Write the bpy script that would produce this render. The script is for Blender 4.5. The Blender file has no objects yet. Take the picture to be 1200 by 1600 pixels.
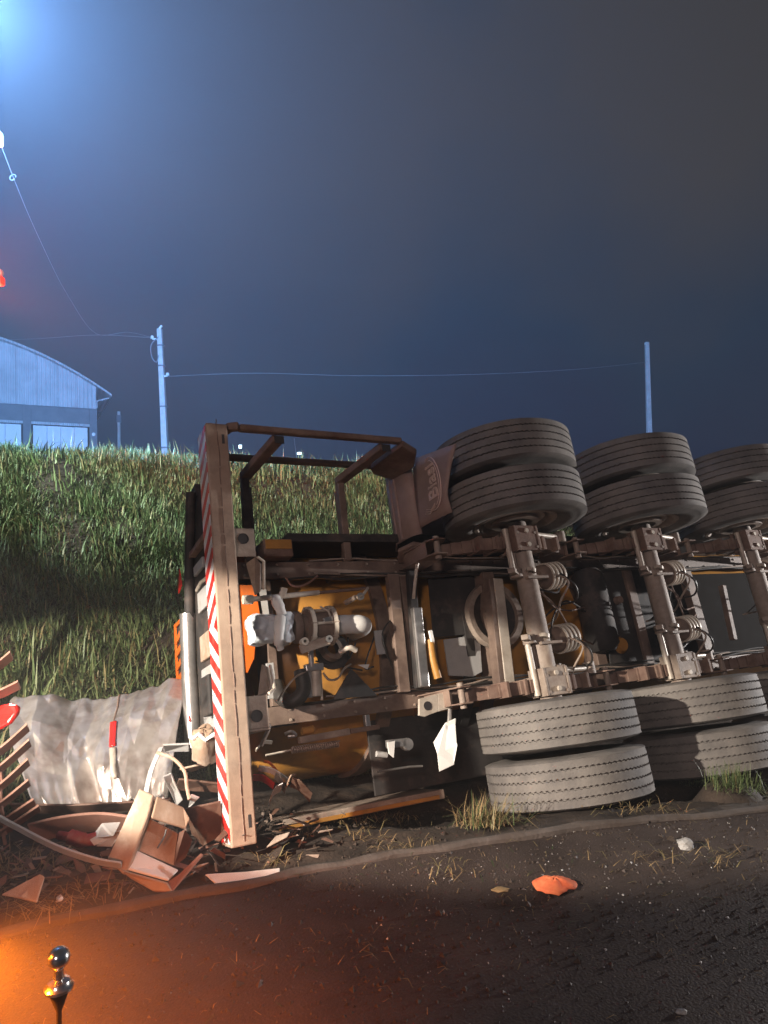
import bpy, bmesh, math, random
import numpy as np
from mathutils import Vector, Matrix, noise as mnoise

random.seed(7)
rng = np.random.default_rng(11)
SC = bpy.context.scene
COL = SC.collection
R = math.radians

# ------------------------------------------------------------------ camera
cam_d = bpy.data.cameras.new('camera')
cam_d.sensor_fit = 'HORIZONTAL'
cam_d.sensor_width = 36.0
cam_d.lens = 32.19
cam_d.clip_start = 0.05
cam_d.clip_end = 400.0
cam = bpy.data.objects.new('camera', cam_d)
COL.objects.link(cam)
cam.matrix_world = Matrix(((0.99978, 0.02094, 0.0, 0.0),
                           (0.00073, -0.03489, -0.99939, 0.0),
                           (-0.02093, 0.99917, -0.0349, 1.55),
                           (0, 0, 0, 1)))
SC.camera = cam

# ------------------------------------------------------------------ night sky
world = bpy.data.worlds.new('World')
SC.world = world
world.use_nodes = True
wn = world.node_tree
wn.nodes.clear()
w_out = wn.nodes.new('ShaderNodeOutputWorld')
w_bg = wn.nodes.new('ShaderNodeBackground')
w_tc = wn.nodes.new('ShaderNodeTexCoord')
w_sep = wn.nodes.new('ShaderNodeSeparateXYZ')
w_r = wn.nodes.new('ShaderNodeValToRGB')
w_n = wn.nodes.new('ShaderNodeTexNoise')
w_n.inputs['Scale'].default_value = 1.9
w_n.inputs['Detail'].default_value = 5.0
w_n.inputs['Roughness'].default_value = 0.5
w_mul = wn.nodes.new('ShaderNodeMath'); w_mul.operation = 'MULTIPLY_ADD'
w_mul.inputs[1].default_value = 1.7
w_r.color_ramp.elements[0].position = 0.10
w_r.color_ramp.elements[0].color = (0.012, 0.018, 0.042, 1)
w_r.color_ramp.elements[1].position = 1.0
w_r.color_ramp.elements[1].color = (0.042, 0.041, 0.042, 1)
e = w_r.color_ramp.elements.new(0.45); e.color = (0.013, 0.027, 0.050, 1)
wn.links.new(w_tc.outputs['Generated'], w_sep.inputs[0])
wn.links.new(w_tc.outputs['Generated'], w_n.inputs['Vector'])
wn.links.new(w_n.outputs['Fac'], w_mul.inputs[0])
wn.links.new(w_sep.outputs['Z'], w_mul.inputs[2])
w_mr = wn.nodes.new('ShaderNodeMapRange')
w_mr.inputs[1].default_value = 0.72; w_mr.inputs[2].default_value = 1.6
wn.links.new(w_mul.outputs[0], w_mr.inputs[0])
wn.links.new(w_mr.outputs[0], w_r.inputs[0])
wn.links.new(w_r.outputs[0], w_bg.inputs['Color'])
w_bg.inputs['Strength'].default_value = 1.0
wn.links.new(w_bg.outputs[0], w_out.inputs[0])

# ------------------------------------------------------------------ lamps of the emergency vehicles and an added fill
def lamp(name, kind, loc, energy, color, size=0.1, aim=None, cone=60, blend=0.3):
    d = bpy.data.lights.new(name, kind)
    d.energy = energy
    d.color = color
    if kind == 'AREA':
        d.size = size
    else:
        d.shadow_soft_size = size
    if kind == 'SPOT':
        d.spot_size = R(cone)
        d.spot_blend = blend
    o = bpy.data.objects.new(name, d)
    COL.objects.link(o)
    o.location = loc
    if aim is not None:
        o.rotation_euler = (Vector(aim) - Vector(loc)).to_track_quat('-Z', 'Y').to_euler()
    return o

HEAD = (1.0, 0.88, 0.74)
o = lamp('headlight_near', 'SPOT', (-3.4, 0.65, 2.2), 2900, HEAD, 0.05, (-1.22, 4.01, 0.62), 20.5, 0.28)
o.scale = (3.5, 1.0, 1.0)
lamp('headlight_far', 'SPOT', (9.7, 7.0, 1.4), 3000, (1.0, 0.95, 0.92), 0.07, (1.8, 4.4, 0.7), 60, 0.3)
lamp('fill_light', 'AREA', (-2.0, -9.0, 6.0), 420, (1.0, 0.76, 0.68), 1.2, (0.0, 5.6, 1.0))  # added soft fill without a source, lifts trailer and bank
o = lamp('scene_light', 'SPOT', (-8.0, 1.5, 5.5), 14000, (0.86, 1.0, 0.88), 0.12, (-1.7, 7.9, 2.1), 24, 0.95)
o.scale = (1.45, 1.0, 1.0)
lamp('blue_beacon', 'SPOT', (-3.050, 4.861, 5.607), 23000, (0.20, 0.46, 1.0), 0.12, (-5.705, 13.714, 9.983), 150, 0.4)

SC.view_settings.view_transform = 'Standard'
SC.view_settings.look = 'None'
SC.view_settings.exposure = 0.0
SC.view_settings.gamma = 1.0
SC.view_settings.use_curve_mapping = False
SC.cycles.use_denoising = True
SC.cycles.volume_bounces = 0
SC.cycles.max_bounces = 6
SC.cycles.transparent_max_bounces = 6

# ------------------------------------------------------------------ materials
def mat(name, c1, c2=None, rough=0.6, metal=0.0, scale=8.0, bump=0.0, bscale=None, dust=None, dust_amt=0.0,
        dscale=3.0, lo=0.35, hi=0.65, spec=0.5, coat=0.0, rvar=0.15):
    m = bpy.data.materials.new(name)
    m.use_nodes = True
    nt = m.node_tree
    b = nt.nodes['Principled BSDF']
    b.inputs['Metallic'].default_value = metal
    b.inputs['Specular IOR Level'].default_value = spec
    b.inputs['Coat Weight'].default_value = coat
    tc = nt.nodes.new('ShaderNodeTexCoord')
    n = nt.nodes.new('ShaderNodeTexNoise')
    n.inputs['Scale'].default_value = scale
    n.inputs['Detail'].default_value = 7.0
    n.inputs['Roughness'].default_value = 0.62
    nt.links.new(tc.outputs['Object'], n.inputs['Vector'])
    r = nt.nodes.new('ShaderNodeValToRGB')
    r.color_ramp.elements[0].position = lo
    r.color_ramp.elements[1].position = hi
    r.color_ramp.elements[0].color = (*c1, 1)
    r.color_ramp.elements[1].color = (*(c2 or c1), 1)
    nt.links.new(n.outputs['Fac'], r.inputs[0])
    col = r.outputs[0]
    if dust:
        n2 = nt.nodes.new('ShaderNodeTexNoise')
        n2.inputs['Scale'].default_value = dscale
        n2.inputs['Detail'].default_value = 9.0
        n2.inputs['Roughness'].default_value = 0.7
        nt.links.new(tc.outputs['Object'], n2.inputs['Vector'])
        mr = nt.nodes.new('ShaderNodeMapRange')
        mr.inputs[1].default_value = 0.58 - 0.55 * dust_amt
        mr.inputs[2].default_value = 0.92 - 0.40 * dust_amt
        nt.links.new(n2.outputs['Fac'], mr.inputs[0])
        mx = nt.nodes.new('ShaderNodeMix'); mx.data_type = 'RGBA'
        nt.links.new(mr.outputs[0], mx.inputs['Factor'])
        nt.links.new(col, mx.inputs['A'])
        mx.inputs['B'].default_value = (*dust, 1)
        col = mx.outputs['Result']
    nt.links.new(col, b.inputs['Base Color'])
    rr = nt.nodes.new('ShaderNodeMapRange')
    rr.inputs[3].default_value = max(0.05, rough - rvar)
    rr.inputs[4].default_value = min(1.0, rough + rvar)
    nt.links.new(n.outputs['Fac'], rr.inputs[0])
    nt.links.new(rr.outputs[0], b.inputs['Roughness'])
    if bump:
        n3 = nt.nodes.new('ShaderNodeTexNoise')
        n3.inputs['Scale'].default_value = bscale or scale * 6
        n3.inputs['Detail'].default_value = 6.0
        nt.links.new(tc.outputs['Object'], n3.inputs['Vector'])
        bp = nt.nodes.new('ShaderNodeBump')
        bp.inputs['Strength'].default_value = bump
        bp.inputs['Distance'].default_value = 0.01
        nt.links.new(n3.outputs['Fac'], bp.inputs['Height'])
        nt.links.new(bp.outputs[0], b.inputs['Normal'])
    return m

def emit(name, c, s):
    m = bpy.data.materials.new(name)
    m.use_nodes = True
    b = m.node_tree.nodes['Principled BSDF']
    b.inputs['Base Color'].default_value = (*c, 1)
    b.inputs['Emission Color'].default_value = (*c, 1)
    b.inputs['Emission Strength'].default_value = s
    return m

DUST = (0.30, 0.22, 0.17)
M = {}
M['chassis'] = mat('chassis_paint', (0.095, 0.062, 0.048), (0.15, 0.102, 0.082), 0.6, 0, 5, 0.15, 60, DUST, 0.35, 4)
M['rust'] = mat('rusty_steel', (0.12, 0.068, 0.05), (0.20, 0.122, 0.094), 0.75, 0, 9, 0.3, 70, DUST, 0.30, 5)
M['bumper'] = mat('dusty_bumper_paint', (0.33, 0.23, 0.17), (0.44, 0.33, 0.25), 0.62, 0, 3.5, 0.12, 120, (0.20, 0.15, 0.12), 0.18, 9)
M['axle'] = mat('dusty_axle_paint', (0.22, 0.17, 0.14), (0.40, 0.33, 0.27), 0.6, 0, 6, 0.2, 70, (0.13, 0.07, 0.05), 0.2, 5)
M['cream'] = mat('pale_dusty_steel', (0.48, 0.42, 0.35), (0.62, 0.56, 0.48), 0.45, 0.1, 9, 0.1, 80, (0.25, 0.18, 0.14), 0.15, 7)
M['steel'] = mat('worn_steel', (0.42, 0.41, 0.40), (0.60, 0.58, 0.56), 0.35, 0.8, 7, 0.05, 60, (0.2, 0.15, 0.12), 0.15, 6)
M['ochre'] = mat('ochre_tank_paint', (0.46, 0.205, 0.033), (0.54, 0.265, 0.052), 0.45, 0, 3, 0.08, 30, (0.12, 0.070, 0.038), 0.25, 1.7, coat=0.1)
M['orange'] = mat('orange_paint', (0.72, 0.13, 0.012), (0.80, 0.17, 0.02), 0.42, 0, 5, 0.05, 40, (0.3, 0.12, 0.05), 0.1, 5)
M['dull_shaded_orange'] = mat('dull_shaded_orange_paint', (0.32, 0.075, 0.022), (0.40, 0.11, 0.035), 0.55, 0, 4, 0.1, 40, (0.12, 0.07, 0.05), 0.25, 4)  # darker copy of the orange, the skirt's shadow put in the colour
M['rubber'] = mat('dusty_tyre_rubber', (0.075, 0.070, 0.070), (0.135, 0.125, 0.12), 0.75, 0, 5, 0.25, 90, (0.27, 0.245, 0.22), 0.42, 2.2, spec=0.4)
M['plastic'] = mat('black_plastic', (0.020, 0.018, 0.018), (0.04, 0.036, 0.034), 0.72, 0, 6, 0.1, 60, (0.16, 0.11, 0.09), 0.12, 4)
M['hose'] = mat('black_hose', (0.025, 0.022, 0.022), (0.05, 0.045, 0.04), 0.45, 0, 9, 0.1, 60)
M['flap'] = mat('mudflap_plastic', (0.29, 0.20, 0.175), (0.38, 0.275, 0.245), 0.6, 0, 6, 0.1, 80, DUST, 0.15, 5)
M['letter'] = mat('raised_lettering', (0.60, 0.44, 0.38), (0.68, 0.52, 0.45), 0.6, 0, 20, 0.1)
M['white'] = mat('white_paint', (0.72, 0.72, 0.70), (0.80, 0.80, 0.78), 0.4, 0, 6, 0.03, 40, (0.3, 0.24, 0.2), 0.05, 7)
M['grey'] = mat('grey_panel_paint', (0.36, 0.36, 0.36), (0.46, 0.46, 0.45), 0.5, 0, 5, 0.05, 40, (0.2, 0.15, 0.1), 0.15, 5)
M['bag'] = mat('clear_grey_plastic_bag', (0.55, 0.60, 0.66), (0.72, 0.78, 0.84), 0.22, 0, 12, 0.3, 30, coat=0.4)
M['tan'] = mat('tan_broken_plastic', (0.32, 0.215, 0.145), (0.43, 0.31, 0.225), 0.6, 0, 6, 0.15, 60, (0.62, 0.55, 0.47), 0.18, 7)
M['pink'] = mat('faded_pink_plastic', (0.23, 0.115, 0.085), (0.30, 0.165, 0.125), 0.6, 0, 6, 0.15, 60, (0.2, 0.1, 0.06), 0.2, 5)
M['brown'] = mat('dark_brown_panel', (0.075, 0.035, 0.022), (0.12, 0.06, 0.04), 0.55, 0, 6, 0.15, 50, DUST, 0.15, 5)
M['alu'] = mat('crumpled_aluminium', (0.44, 0.39, 0.36), (0.58, 0.54, 0.51), 0.42, 0.65, 9, 0.08, 28, (0.22, 0.13, 0.10), 0.20, 5.0)
M['red'] = mat('red_plastic', (0.62, 0.02, 0.015), (0.7, 0.03, 0.02), 0.35, 0, 8)
M['dark_red'] = mat('dull_red_plastic', (0.20, 0.018, 0.014), (0.28, 0.04, 0.03), 0.55, 0, 8, 0.1, 40, DUST, 0.2, 9)
M['lens'] = mat('red_lens', (0.75, 0.015, 0.012), (0.8, 0.02, 0.015), 0.2, 0, 8)
M['spring'] = mat('coil_spring_steel', (0.32, 0.26, 0.22), (0.42, 0.35, 0.3), 0.5, 0.4, 12)
M['chrome'] = mat('polished_chrome', (0.62, 0.60, 0.58), (0.75, 0.73, 0.71), 0.20, 1.0, 8, rvar=0.06)
M['concrete'] = mat('concrete_pole', (0.42, 0.42, 0.41), (0.54, 0.54, 0.52), 0.8, 0, 4, 0.1, 30)
M['wire'] = mat('grey_wire', (0.22, 0.22, 0.24), None, 0.5)
M['siding'] = mat('pale_metal_siding', (0.42, 0.44, 0.46), (0.58, 0.60, 0.62), 0.5, 0.1, 1.3, 0.03, 9)
def add_ribs(m, scale):
    nt = m.node_tree
    tc = nt.nodes.new('ShaderNodeTexCoord'); wv = nt.nodes.new('ShaderNodeTexWave')
    wv.bands_direction = 'X'; wv.inputs['Scale'].default_value = scale
    nt.links.new(tc.outputs['Object'], wv.inputs['Vector'])
    bp = nt.nodes.new('ShaderNodeBump'); bp.inputs['Strength'].default_value = 0.9; bp.inputs['Distance'].default_value = 0.03
    nt.links.new(wv.outputs['Fac'], bp.inputs['Height'])
    nt.links.new(bp.outputs[0], nt.nodes['Principled BSDF'].inputs['Normal'])
add_ribs(M['siding'], 2.4)
M['wallgrey'] = mat('grey_wall', (0.13, 0.14, 0.155), (0.18, 0.19, 0.205), 0.75, 0, 2, 0.05, 12)
M['dark'] = mat('dark_interior_metal', (0.03, 0.028, 0.03), (0.05, 0.045, 0.045), 0.6, 0, 4)
M['straw'] = mat('dry_straw', (0.20, 0.135, 0.06), (0.34, 0.24, 0.12), 0.8, 0, 3)
M['chip'] = mat('pale_grit', (0.14, 0.135, 0.13), (0.45, 0.44, 0.42), 0.5, 0, 2.5)
M['kerb'] = mat('worn_kerb', (0.065, 0.052, 0.045), (0.115, 0.095, 0.085), 0.85, 0, 7, 0.5, 45, (0.06, 0.04, 0.03), 0.25, 4)
M['leaf'] = mat('orange_shell', (0.62, 0.12, 0.045), (0.74, 0.22, 0.09), 0.85, 0, 14, 0.3, 40)
M['grey_lump'] = mat('grey_lump', (0.30, 0.29, 0.28), (0.42, 0.41, 0.40), 0.7, 0, 14, 0.2, 60)
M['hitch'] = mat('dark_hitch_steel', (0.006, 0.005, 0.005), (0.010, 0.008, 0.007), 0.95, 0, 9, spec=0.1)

def mat_tape():
    """diagonal red and white retroreflective tape, printed on a flat strip"""
    m = bpy.data.materials.new('red_white_tape')
    m.use_nodes = True
    nt = m.node_tree
    b = nt.nodes['Principled BSDF']
    tc = nt.nodes.new('ShaderNodeTexCoord')
    sep = nt.nodes.new('ShaderNodeSeparateXYZ')
    nt.links.new(tc.outputs['Object'], sep.inputs[0])
    ab = nt.nodes.new('ShaderNodeMath'); ab.operation = 'ABSOLUTE'
    nt.links.new(sep.outputs['Y'], ab.inputs[0])
    a = nt.nodes.new('ShaderNodeMath'); a.operation = 'MULTIPLY_ADD'
    nt.links.new(sep.outputs['Z'], a.inputs[0]); a.inputs[1].default_value = -0.62
    nt.links.new(ab.outputs[0], a.inputs[2])
    mu = nt.nodes.new('ShaderNodeMath'); mu.operation = 'MULTIPLY'; mu.inputs[1].default_value = 7.8
    nt.links.new(a.outputs[0], mu.inputs[0])
    fr = nt.nodes.new('ShaderNodeMath'); fr.operation = 'FRACT'
    nt.links.new(mu.outputs[0], fr.inputs[0])
    gt = nt.nodes.new('ShaderNodeMath'); gt.operation = 'GREATER_THAN'; gt.inputs[1].default_value = 0.5
    nt.links.new(fr.outputs[0], gt.inputs[0])
    n = nt.nodes.new('ShaderNodeTexNoise'); n.inputs['Scale'].default_value = 14; n.inputs['Detail'].default_value = 6
    nt.links.new(tc.outputs['Object'], n.inputs['Vector'])
    mx = nt.nodes.new('ShaderNodeMix'); mx.data_type = 'RGBA'
    nt.links.new(gt.outputs[0], mx.inputs['Factor'])
    mx.inputs['A'].default_value = (0.74, 0.73, 0.74, 1)
    mx.inputs['B'].default_value = (0.62, 0.022, 0.018, 1)
    m2 = nt.nodes.new('ShaderNodeMix'); m2.data_type = 'RGBA'
    mr = nt.nodes.new('ShaderNodeMapRange'); mr.inputs[1].default_value = 0.5; mr.inputs[2].default_value = 0.75; mr.inputs[4].default_value = 0.55
    nt.links.new(n.outputs['Fac'], mr.inputs[0]); nt.links.new(mr.outputs[0], m2.inputs['Factor'])
    nt.links.new(mx.outputs['Result'], m2.inputs['A']); m2.inputs['B'].default_value = (0.33, 0.19, 0.16, 1)
    nt.links.new(m2.outputs['Result'], b.inputs['Base Color'])
    b.inputs['Roughness'].default_value = 0.35
    return m
M['tape'] = mat_tape()

# ------------------------------------------------------------------ mesh helpers
class MB:
    def __init__(s):
        s.v, s.f, s.sm = [], [], []
    def add(s, vs, fs, smooth=False):
        o = len(s.v)
        s.v += [tuple(p) for p in vs]
        s.f += [tuple(i + o for i in f) for f in fs]
        s.sm += [smooth] * len(fs)
        return s
    def box(s, a, b):
        (x0, y0, z0), (x1, y1, z1) = [tuple(min(p, q) for p, q in zip(a, b)), tuple(max(p, q) for p, q in zip(a, b))]
        return s.add([(x0,y0,z0),(x1,y0,z0),(x1,y1,z0),(x0,y1,z0),(x0,y0,z1),(x1,y0,z1),(x1,y1,z1),(x0,y1,z1)],
                     [(0,3,2,1),(4,5,6,7),(0,1,5,4),(1,2,6,5),(2,3,7,6),(3,0,4,7)])
    def bar(s, p, q, w, h, up=(0,0,1)):
        """rectangular bar from p to q, w across, h along up"""
        p, q = Vector(p), Vector(q)
        d = (q - p).normalized()
        u = Vector(up)
        a = d.cross(u)
        if a.length < 1e-4:
            a = d.cross(Vector((1, 0, 0)))
        a.normalize()
        u = a.cross(d).normalized()
        vs = []
        for c in (p, q):
            for i, j in ((-1,-1),(1,-1),(1,1),(-1,1)):
                vs.append(c + a * (w/2*i) + u * (h/2*j))
        return s.add(vs, [(0,1,2,3),(7,6,5,4),(0,4,5,1),(1,5,6,2),(2,6,7,3),(3,7,4,0)])
    def tube(s, pts, r, n=10, caps=True):
        pts = [Vector(p) for p in pts]
        rs = r if isinstance(r, (list, tuple)) else [r] * len(pts)
        vs, fs = [], []
        prev = None
        for i, p in enumerate(pts):
            d = (pts[min(i+1, len(pts)-1)] - pts[max(i-1, 0)]).normalized()
            if prev is None:
                a = d.orthogonal().normalized()
            else:
                a = (prev - d * prev.dot(d))
                a = a.normalized() if a.length > 1e-5 else d.orthogonal().normalized()
            prev = a
            b = d.cross(a)
            for k in range(n):
                t = 2*math.pi*k/n
                vs.append(p + (a*math.cos(t) + b*math.sin(t)) * rs[i])
        for i in range(len(pts)-1):
            for k in range(n):
                k2 = (k+1) % n
                fs.append((i*n+k, i*n+k2, (i+1)*n+k2, (i+1)*n+k))
        s.add(vs, fs, True)
        if caps:
            s.add(vs[:n], [tuple(reversed(range(n)))])
            s.add(vs[-n:], [tuple(range(n))])
        return s
    def lathe(s, prof, c, axis, n=32, smooth=True):
        """prof: (radius, along) round axis through c"""
        c, ax = Vector(c), Vector(axis).normalized()
        a = ax.orthogonal().normalized(); b = ax.cross(a)
        vs, fs = [], []
        for r, h in prof:
            for k in range(n):
                t = 2*math.pi*k/n
                vs.append(c + ax*h + (a*math.cos(t)+b*math.sin(t))*r)
        for i in range(len(prof)-1):
            for k in range(n):
                k2 = (k+1) % n
                fs.append((i*n+k, i*n+k2, (i+1)*n+k2, (i+1)*n+k))
        return s.add(vs, fs, smooth)
    def plate(s, pts, t, nrm=None):
        """polygon extruded by thickness t along its normal"""
        pts = [Vector(p) for p in pts]
        if nrm is None:
            nrm = Vector((0,0,0))
            for i in range(len(pts)):
                p, q = pts[i], pts[(i+1) % len(pts)]
                nrm += Vector(((p.y-q.y)*(p.z+q.z), (p.z-q.z)*(p.x+q.x), (p.x-q.x)*(p.y+q.y)))
        nrm = Vector(nrm).normalized() * t
        n = len(pts)
        vs = pts + [p - nrm for p in pts]
        fs = [tuple(range(n)), tuple(reversed(range(n, 2*n)))]
        for i in range(n):
            j = (i+1) % n
            fs.append((i, n+i, n+j, j))
        return s.add(vs, fs)
    def ribbon(s, pts, wdir, w, t):
        """strip swept along pts, width w along wdir, thickness t"""
        pts = [Vector(p) for p in pts]
        wd = Vector(wdir).normalized() * (w/2)
        vs, fs = [], []
        for i, p in enumerate(pts):
            d = (pts[min(i+1,len(pts)-1)] - pts[max(i-1,0)]).normalized()
            nn = d.cross(wd).normalized() * (t/2)
            vs += [p-wd-nn, p+wd-nn, p+wd+nn, p-wd+nn]
        m = len(pts)
        for i in range(m-1):
            for k in range(4):
                k2 = (k+1) % 4
                fs.append((i*4+k, (i+1)*4+k, (i+1)*4+k2, i*4+k2))
        fs += [(0,1,2,3), (m*4-1, m*4-2, m*4-3, m*4-4)]
        return s.add(vs, fs)
    def mesh(s, name):
        me = bpy.data.meshes.new(name)
        me.from_pydata(s.v, [], s.f)
        me.polygons.foreach_set('use_smooth', s.sm)
        me.update()
        if any(s.sm):
            me.set_sharp_from_angle(angle=R(40))
        return me
    def build(s, name, m, parent=None, bevel=0.0, **props):
        o = bpy.data.objects.new(name, s.mesh(name))
        o.data.materials.append(M[m] if isinstance(m, str) else m)
        COL.objects.link(o)
        if parent is not None:
            o.parent = parent
        if bevel:
            bv = o.modifiers.new('bevel', 'BEVEL')
            bv.width = bevel; bv.segments = 2; bv.limit_method = 'ANGLE'; bv.angle_limit = R(40)
        for k, v in props.items():
            o[k] = v
        return o

def empty(name, loc=(0,0,0), parent=None, **props):
    o = bpy.data.objects.new(name, None)
    COL.objects.link(o)
    o.location = loc
    o.parent = parent
    o.empty_display_size = 0.1
    for k, v in props.items():
        o[k] = v
    return o

def copy_tree(o, parent=None):
    c = o.copy()
    COL.objects.link(c)
    c.parent = parent
    for ch in list(o.children):
        copy_tree(ch, c)
    return c

def arc(c, r, a0, a1, n, e1, e2):
    c, e1, e2 = Vector(c), Vector(e1), Vector(e2)
    return [c + e1*(r*math.cos(R(a0+(a1-a0)*i/n))) + e2*(r*math.sin(R(a0+(a1-a0)*i/n))) for i in range(n+1)]

def spline(ctrl, n=8):
    """Catmull-Rom through the control points"""
    P = [Vector(p) for p in ctrl]
    P = [P[0]*2-P[1]] + P + [P[-1]*2-P[-2]]
    out = []
    for i in range(1, len(P)-2):
        for k in range(n):
            t = k/n
            out.append(0.5*((2*P[i]) + (P[i+1]-P[i-1])*t + (2*P[i-1]-5*P[i]+4*P[i+1]-P[i+2])*t*t + (3*P[i]-P[i-1]-3*P[i+1]+P[i+2])*t**3))
    out.append(P[-2])
    return out

# ------------------------------------------------------------------ terrain
UX, UY = 0.8865, 0.4627          # along the road / trailer
def uv(x, y):
    return UX*x + UY*y, -UY*x + UX*y
def xy(u, v):
    return UX*u - UY*v, UY*u + UX*v
EDGE_U = np.array([-12, -4, -0.09, 0.25, 0.77, 1.22, 1.85, 2.36, 2.89, 3.62, 6.0, 14.0, 40.0])
EDGE_V = np.array([3.75, 3.45, 3.19, 3.14, 3.09, 3.05, 2.93, 2.82, 2.67, 2.44, 1.7, -0.6, -8.0])
def edge_v(u):
    return np.interp(u, EDGE_U, EDGE_V)
def smooth(t):
    t = np.clip(t, 0, 1)
    return t*t*(3-2*t)
def ground_h(u, v):
    u = np.asarray(u, float); v = np.asarray(v, float)
    depth = 0.10 + 0.22*smooth((u-0.6)/2.0)
    d = v - edge_v(u)
    h = -0.03*smooth(d/0.12) - depth*smooth((d-0.1)/1.1)
    foot = 5.0
    crest = 2.62 - 0.03*np.clip(u, -2, 12)
    rise = crest + depth
    t = (v - foot)/3.7
    s = np.where(t < 0, 0, np.where(t > 1, 1, 1.18*t*(1-0.15*t)/(1.18*0.85)))
    s = np.where(t > 0, 0.35*smooth(t) + 0.65*s, s)
    return h + rise*s
def gz(x, y):
    u, v = uv(x, y)
    return float(ground_h(u, v))

def grid_mesh(name, us, vs, hf, m, kind='structure'):
    U, V = np.meshgrid(us, vs, indexing='ij')
    H = hf(U, V)
    X, Y = xy(U, V)
    co = np.stack([X, Y, H], -1).reshape(-1, 3)
    nu, nv = len(us), len(vs)
    i = np.arange(nu*nv).reshape(nu, nv)
    q = np.stack([i[:-1,:-1], i[1:,:-1], i[1:,1:], i[:-1,1:]], -1).reshape(-1, 4)
    me = bpy.data.meshes.new(name)
    me.from_pydata(co.tolist(), [], q.tolist())
    me.polygons.foreach_set('use_smooth', [True]*len(q))
    me.materials.append(m)
    o = bpy.data.objects.new(name, me)
    COL.objects.link(o)
    o['kind'] = kind
    return o

def fnoise(U, V, s, seed=0):
    out = np.zeros(U.shape)
    it = np.nditer([U, V, out], op_flags=[['readonly'], ['readonly'], ['writeonly']])
    for a, b, c in it:
        c[...] = mnoise.fractal(Vector((float(a)*s+seed, float(b)*s, seed)), 1.0, 2.0, 4)
    return out

def mat_soil():
    m = mat('dark_soil', (0.018, 0.012, 0.009), (0.050, 0.034, 0.024), 0.9, 0, 5, 0.9, 35, (0.075, 0.05, 0.03), 0.12, 6)
    return m
def mat_road():
    m = mat('wet_dark_asphalt', (0.032, 0.0225, 0.0195), (0.062, 0.045, 0.039), 0.58, 0, 2.2, 0.5, 95, (0.06, 0.042, 0.033), 0.15, 1.4, spec=0.4)
    return m
M['soil'] = mat_soil()
M['road'] = mat_road()
M['turf'] = mat('turf_earth', (0.022, 0.030, 0.010), (0.05, 0.058, 0.024), 0.95, 0, 3, 0.8, 25)

us = np.concatenate([np.linspace(-40, -4, 10), np.linspace(-3.6, 8, 117), np.linspace(8.6, 45, 20)])
vs = np.concatenate([np.linspace(1.4, 5.0, 73), np.linspace(5.15, 9.4, 30), np.linspace(10, 45, 16)])
def verge_h(U, V):
    h = ground_h(U, V)
    nz = fnoise(U, V, 1.6)*0.05 + fnoise(U, V, 6.0, 3)*0.018
    d = V - edge_v(U)
    return h + nz*smooth((d-0.05)/0.35) - 0.10*smooth(-d/0.05)
# the near strip follows the road edge
grid_mesh('ground', us, vs, verge_h, M['soil'])
road_us = np.concatenate([np.linspace(-40, -3, 12), np.linspace(-2.8, 5, 80), np.linspace(5.4, 45, 20)])
nv = 40
U2 = np.repeat(road_us[:, None], nv, 1)
T2 = np.linspace(0, 1, nv)**1.5
V2 = edge_v(U2) - 0.02 - T2[None, :]*14.0
H2 = 0.002 + 0*V2
X2, Y2 = xy(U2, V2)
co = np.stack([X2, Y2, H2], -1).reshape(-1, 3)
ii = np.arange(U2.size).reshape(U2.shape)
q = np.stack([ii[:-1,:-1], ii[:-1,1:], ii[1:,1:], ii[1:,:-1]], -1).reshape(-1, 4)
me = bpy.data.meshes.new('road'); me.from_pydata(co.tolist(), [], q.tolist()); me.materials.append(M['road'])
o = bpy.data.objects.new('road', me); COL.objects.link(o); o['kind'] = 'structure'

# low worn kerb lip along the road edge
kb = MB()
kp = []
for u in np.linspace(-3.0, 8.0, 90):
    v = float(edge_v(u)) + 0.012*math.sin(u*5.1) + 0.01*math.sin(u*13.0)
    x, y = xy(u, v)
    kp.append((x, y, 0.010 + 0.006*math.sin(u*3.3)))
prof = [(-0.034, -0.05), (-0.026, 0.006), (-0.010, 0.017), (0.010, 0.017), (0.024, 0.004), (0.034, -0.08)]
kvs, kfs = [], []
for i, p in enumerate(kp):
    for a, h in prof:
        kvs.append((p[0]-UY*a, p[1]+UX*a, p[2]+h + 0.004*math.sin(i*2.1+a*50)))
n = len(prof)
for i in range(len(kp)-1):
    for k in range(n-1):
        kfs.append((i*n+k, (i+1)*n+k, (i+1)*n+k+1, i*n+k+1))
kb.add(kvs, kfs, True)
kb.build('kerb', 'kerb', kind='structure')

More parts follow.
